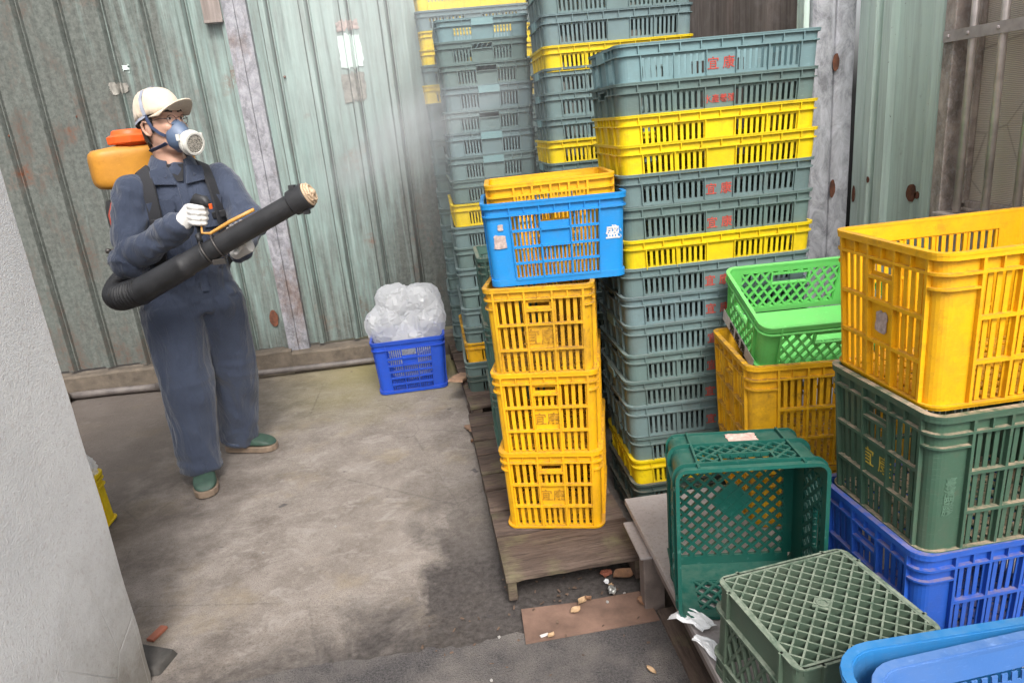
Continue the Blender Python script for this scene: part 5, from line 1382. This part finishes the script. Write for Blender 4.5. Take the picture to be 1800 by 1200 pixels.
# straps over the shoulders, following the coverall
for s in (1, -1):
    pts = []
    for z in (1.08, 1.14, 1.20, 1.26, 1.32, 1.37, 1.41, 1.44):
        pts.append(on_front(s*(.125 if z > 1.3 else .125 + (1.3-z)*.12), z, .006) + PO)
    for fy, zz in ((.06, 1.60), (.03, 1.61), (-.0, 1.615), (-.04, 1.61), (-.08, 1.595)):
        o = J['chest'] + right*(s*.118) + face*fy; o.z = 1.9
        hit = bvh.ray_cast(o, Vector((0,0,-1)), 1.0); q = hit[0] + hit[1]*.012 if hit[0] else o; pts.append(q + PO)
    pts.append(SP(s*.11, -.155, 1.42) + SO)
    cen = J['chest'] + PO - SO
    P2 = [p - SO for p in pts]
    for _ in range(2):
        P2 = [P2[0]] + [P2[i]*.5 + (P2[i-1]+P2[i+1])*.25 for i in range(1, len(P2)-1)] + [P2[-1]]
    band([p + (p-cen).normalized()*.006 for p in P2], .062, M['webbing'], 'shoulder_strap', spr, .011, up=cen)
    mb = MB(); q = P2[4] + face*.016; t_ = (P2[5]-P2[3]).normalized(); s_ = t_.cross(face).normalized()
    mb.box(-.032,.032,-.006,.006,-.016,.016, Matrix.Translation(q) @ Matrix(((s_.x,face.x,t_.x,0),(s_.y,face.y,t_.y,0),(s_.z,face.z,t_.z,0),(0,0,0,1)))); mb.build('buckle', M['black_plastic'], spr, bevel=.003)
# blower tube
mb = MB(); base = [Vector((-1.48,3.70,1.085)), Vector((-1.555,3.54,1.050)), Vector((-1.535,3.36,1.020)), Vector((-1.465,3.22,1.022)), Vector((-1.39,3.165,1.040)), T0]
path = []
for i in range(len(base)-1):
    p0, p1, p2, p3 = base[max(i-1,0)], base[i], base[i+1], base[min(i+2,len(base)-1)]
    for k in range(10):
        t = k/10; path.append(.5*((2*p1) + (p2-p0)*t + (2*p0-5*p1+4*p2-p3)*t*t + (3*p1-p0-3*p2+p3)*t**3))
path.append(base[-1]); fine = []
for i in range(len(path)-1):
    for k in range(3): fine.append(path[i].lerp(path[i+1], k/3))
mb.tube([p - SO for p in fine], [.056 + .006*math.cos(i*2*math.pi/6.) for i in range(len(fine))], 20)
mb.build('corrugated_hose', M['black_plastic'], spr, True)
L = (T1-T0).length
mb = MB(); mb.tube([TP(s,0,0) - SO for s in (-.03,.0,.06,.22,.235,.24,.34,.345,L-.085)], [.058,.058,.056,.054,.054,.050,.050,.045,.043], 24, (True, True)); mb.build('blower_tube', M['black_plastic'], spr, auto=40)
mb = MB(); mb.tube([TP(s,0,0) - SO for s in (L-.095,L-.09,L-.02,L-.016)], [.046,.054,.056,.052], 24); 
for u in (1,-1): mb.box(-.012,.012,-.022,.022,-.010,.010, Matrix.Translation(TP(L-.055, u*.056, 0) - SO))
mb.build('nozzle_collar', M['black_plastic'], spr, auto=40)
mb = MB()
for q in range(3): mb.tube([TP(L-.012+.009*q, (.046-.006*q)*math.cos(2*math.pi*j/28), (.046-.006*q)*math.sin(2*math.pi*j/28)) - SO for j in range(29)], .0055, 8)
for q in range(4): 
    t = math.pi*q/4; mb.tube([TP(L+.002, .046*math.cos(t), .046*math.sin(t)) - SO, TP(L+.010,0,0) - SO, TP(L+.002, -.046*math.cos(t), -.046*math.sin(t)) - SO], .004, 6)
mb.ball(TP(L+.008,0,0) - SO, .016, 10, 8)
mb.build('nozzle', M['nozzle_tan'], spr, True)
for s in (.345, .405):
    mb = MB(); mb.tube([TP(s + .012*math.sin(2*math.pi*j/24), .0545*math.cos(2*math.pi*j/24), .0545*math.sin(2*math.pi*j/24)) - SO for j in range(25)], .0035, 6); mb.build('clamp_ring', M['steel_clamp'], spr, True)
mb = MB(); mb.box(-.028,.028,-.010,.010,-.012,.012, Matrix.Translation(TP(.375,-.056,.012) - SO)); mb.build('clamp_bolt', M['steel_clamp'], spr, bevel=.002)
# handle: lower stem, grip, trigger head
gb = TP(.345,.050,-.0); 
mb = MB(); mb.tube([gb - SO, gb + Vector((-.004,0,.03)) - SO, HG - gax*.085 + Vector((.004,0,0)) - SO, HG - gax*.045 - SO], [.012,.012,.012,.013], 12); mb.build('handle_stem', M['black_plastic'], spr, True)
mb = MB(); mb.tube([HG - gax*.055 - SO, HG + gax*.045 - SO], [.0165,.0175], 14); mb.tube([HG + gax*.040 - gf*.020 - SO, HG + gax*.062 - SO, HG + gax*.060 + gf*.040 - SO, HG + gax*.040 + gf*.062 - SO], [(.020,.018),(.026,.020),(.022,.019),(.012,.014)], 14); mb.build('grip', M['black_plastic'], spr, True)
mb = MB(); mb.box(-.006,.006,-.008,.008,-.010,.012, Matrix.Translation(HG + gax*.040 + gf*.070 - SO)); mb.build('switch', M['orange'], spr, bevel=.002)
mb = MB(); mb.tube([HG - gax*.03 + gf*.012 - SO, gb + td*.03 + tup*.03 - SO, TP(.40,.062,-.012) - SO, TP(.50,.064,-.018) - SO, TP(.62,.058,-.018) - SO], [.004,.005,.0075,.0085,.0075], 10); mb.build('hose', M['hose_tan'], spr, True)

# ------------------------------------------------------------------ drifting spray mist
def mist(name, label, loc, size, dens, nscale, seed, aim=None):
    mb = MB(); mb.ball((0,0,0), 1.0, 20, 12); o = mb.build(name, None, smooth=True) if False else None
    me = mb.mesh(name); m = bpy.data.materials.new('mist'); m.use_nodes = True; t = m.node_tree; t.nodes.clear()
    out = t.nodes.new('ShaderNodeOutputMaterial'); pv = t.nodes.new('ShaderNodeVolumePrincipled'); tc = t.nodes.new('ShaderNodeTexCoord')
    ln = t.nodes.new('ShaderNodeVectorMath'); ln.operation = 'LENGTH'; t.links.new(tc.outputs['Object'], ln.inputs[0])
    mr = t.nodes.new('ShaderNodeMapRange'); mr.interpolation_type = 'SMOOTHSTEP'
    for k, v in (('From Min', .98), ('From Max', .10), ('To Min', 0), ('To Max', 1)): mr.inputs[k].default_value = v
    t.links.new(ln.outputs['Value'], mr.inputs['Value'])
    nz = t.nodes.new('ShaderNodeTexNoise'); nz.noise_dimensions = '4D'; nz.inputs['Scale'].default_value = nscale; nz.inputs['Detail'].default_value = 3; nz.inputs['W'].default_value = seed; t.links.new(tc.outputs['Object'], nz.inputs['Vector'])
    m2 = t.nodes.new('ShaderNodeMapRange'); 
    for k, v in (('From Min', .32), ('From Max', .68), ('To Min', .15), ('To Max', 1.6)): m2.inputs[k].default_value = v
    t.links.new(nz.outputs[0], m2.inputs['Value'])
    mu = t.nodes.new('ShaderNodeMath'); mu.operation = 'MULTIPLY'; t.links.new(mr.outputs[0], mu.inputs[0]); t.links.new(m2.outputs[0], mu.inputs[1])
    m3 = t.nodes.new('ShaderNodeMath'); m3.operation = 'MULTIPLY'; t.links.new(mu.outputs[0], m3.inputs[0]); m3.inputs[1].default_value = dens
    t.links.new(m3.outputs[0], pv.inputs['Density']); pv.inputs['Color'].default_value = (.96,.97,1,1); pv.inputs['Anisotropy'].default_value = .2
    t.links.new(pv.outputs[0], out.inputs['Volume']); m.cycles.volume_step_rate = 1.5 if hasattr(m.cycles, 'volume_step_rate') else 1
    o = link(name, me, m, None, loc); o.scale = size
    if aim is not None: o.rotation_euler = aim.to_track_quat('X', 'Z').to_euler()
    o['kind'] = 'stuff'; o['label'] = label; return o
mist('spray_mist', 'thin drifting spray mist between the back wall and the grey-green stacks', (.02, 3.80, 1.85), (1.55, 1.10, 1.15), .36, 1.5, 3.)
mist('spray_plume', 'faint white plume leaving the sprayer nozzle', tuple(T1 + td*.48), (.60, .22, .22), 1.9, 2.2, 8., td)
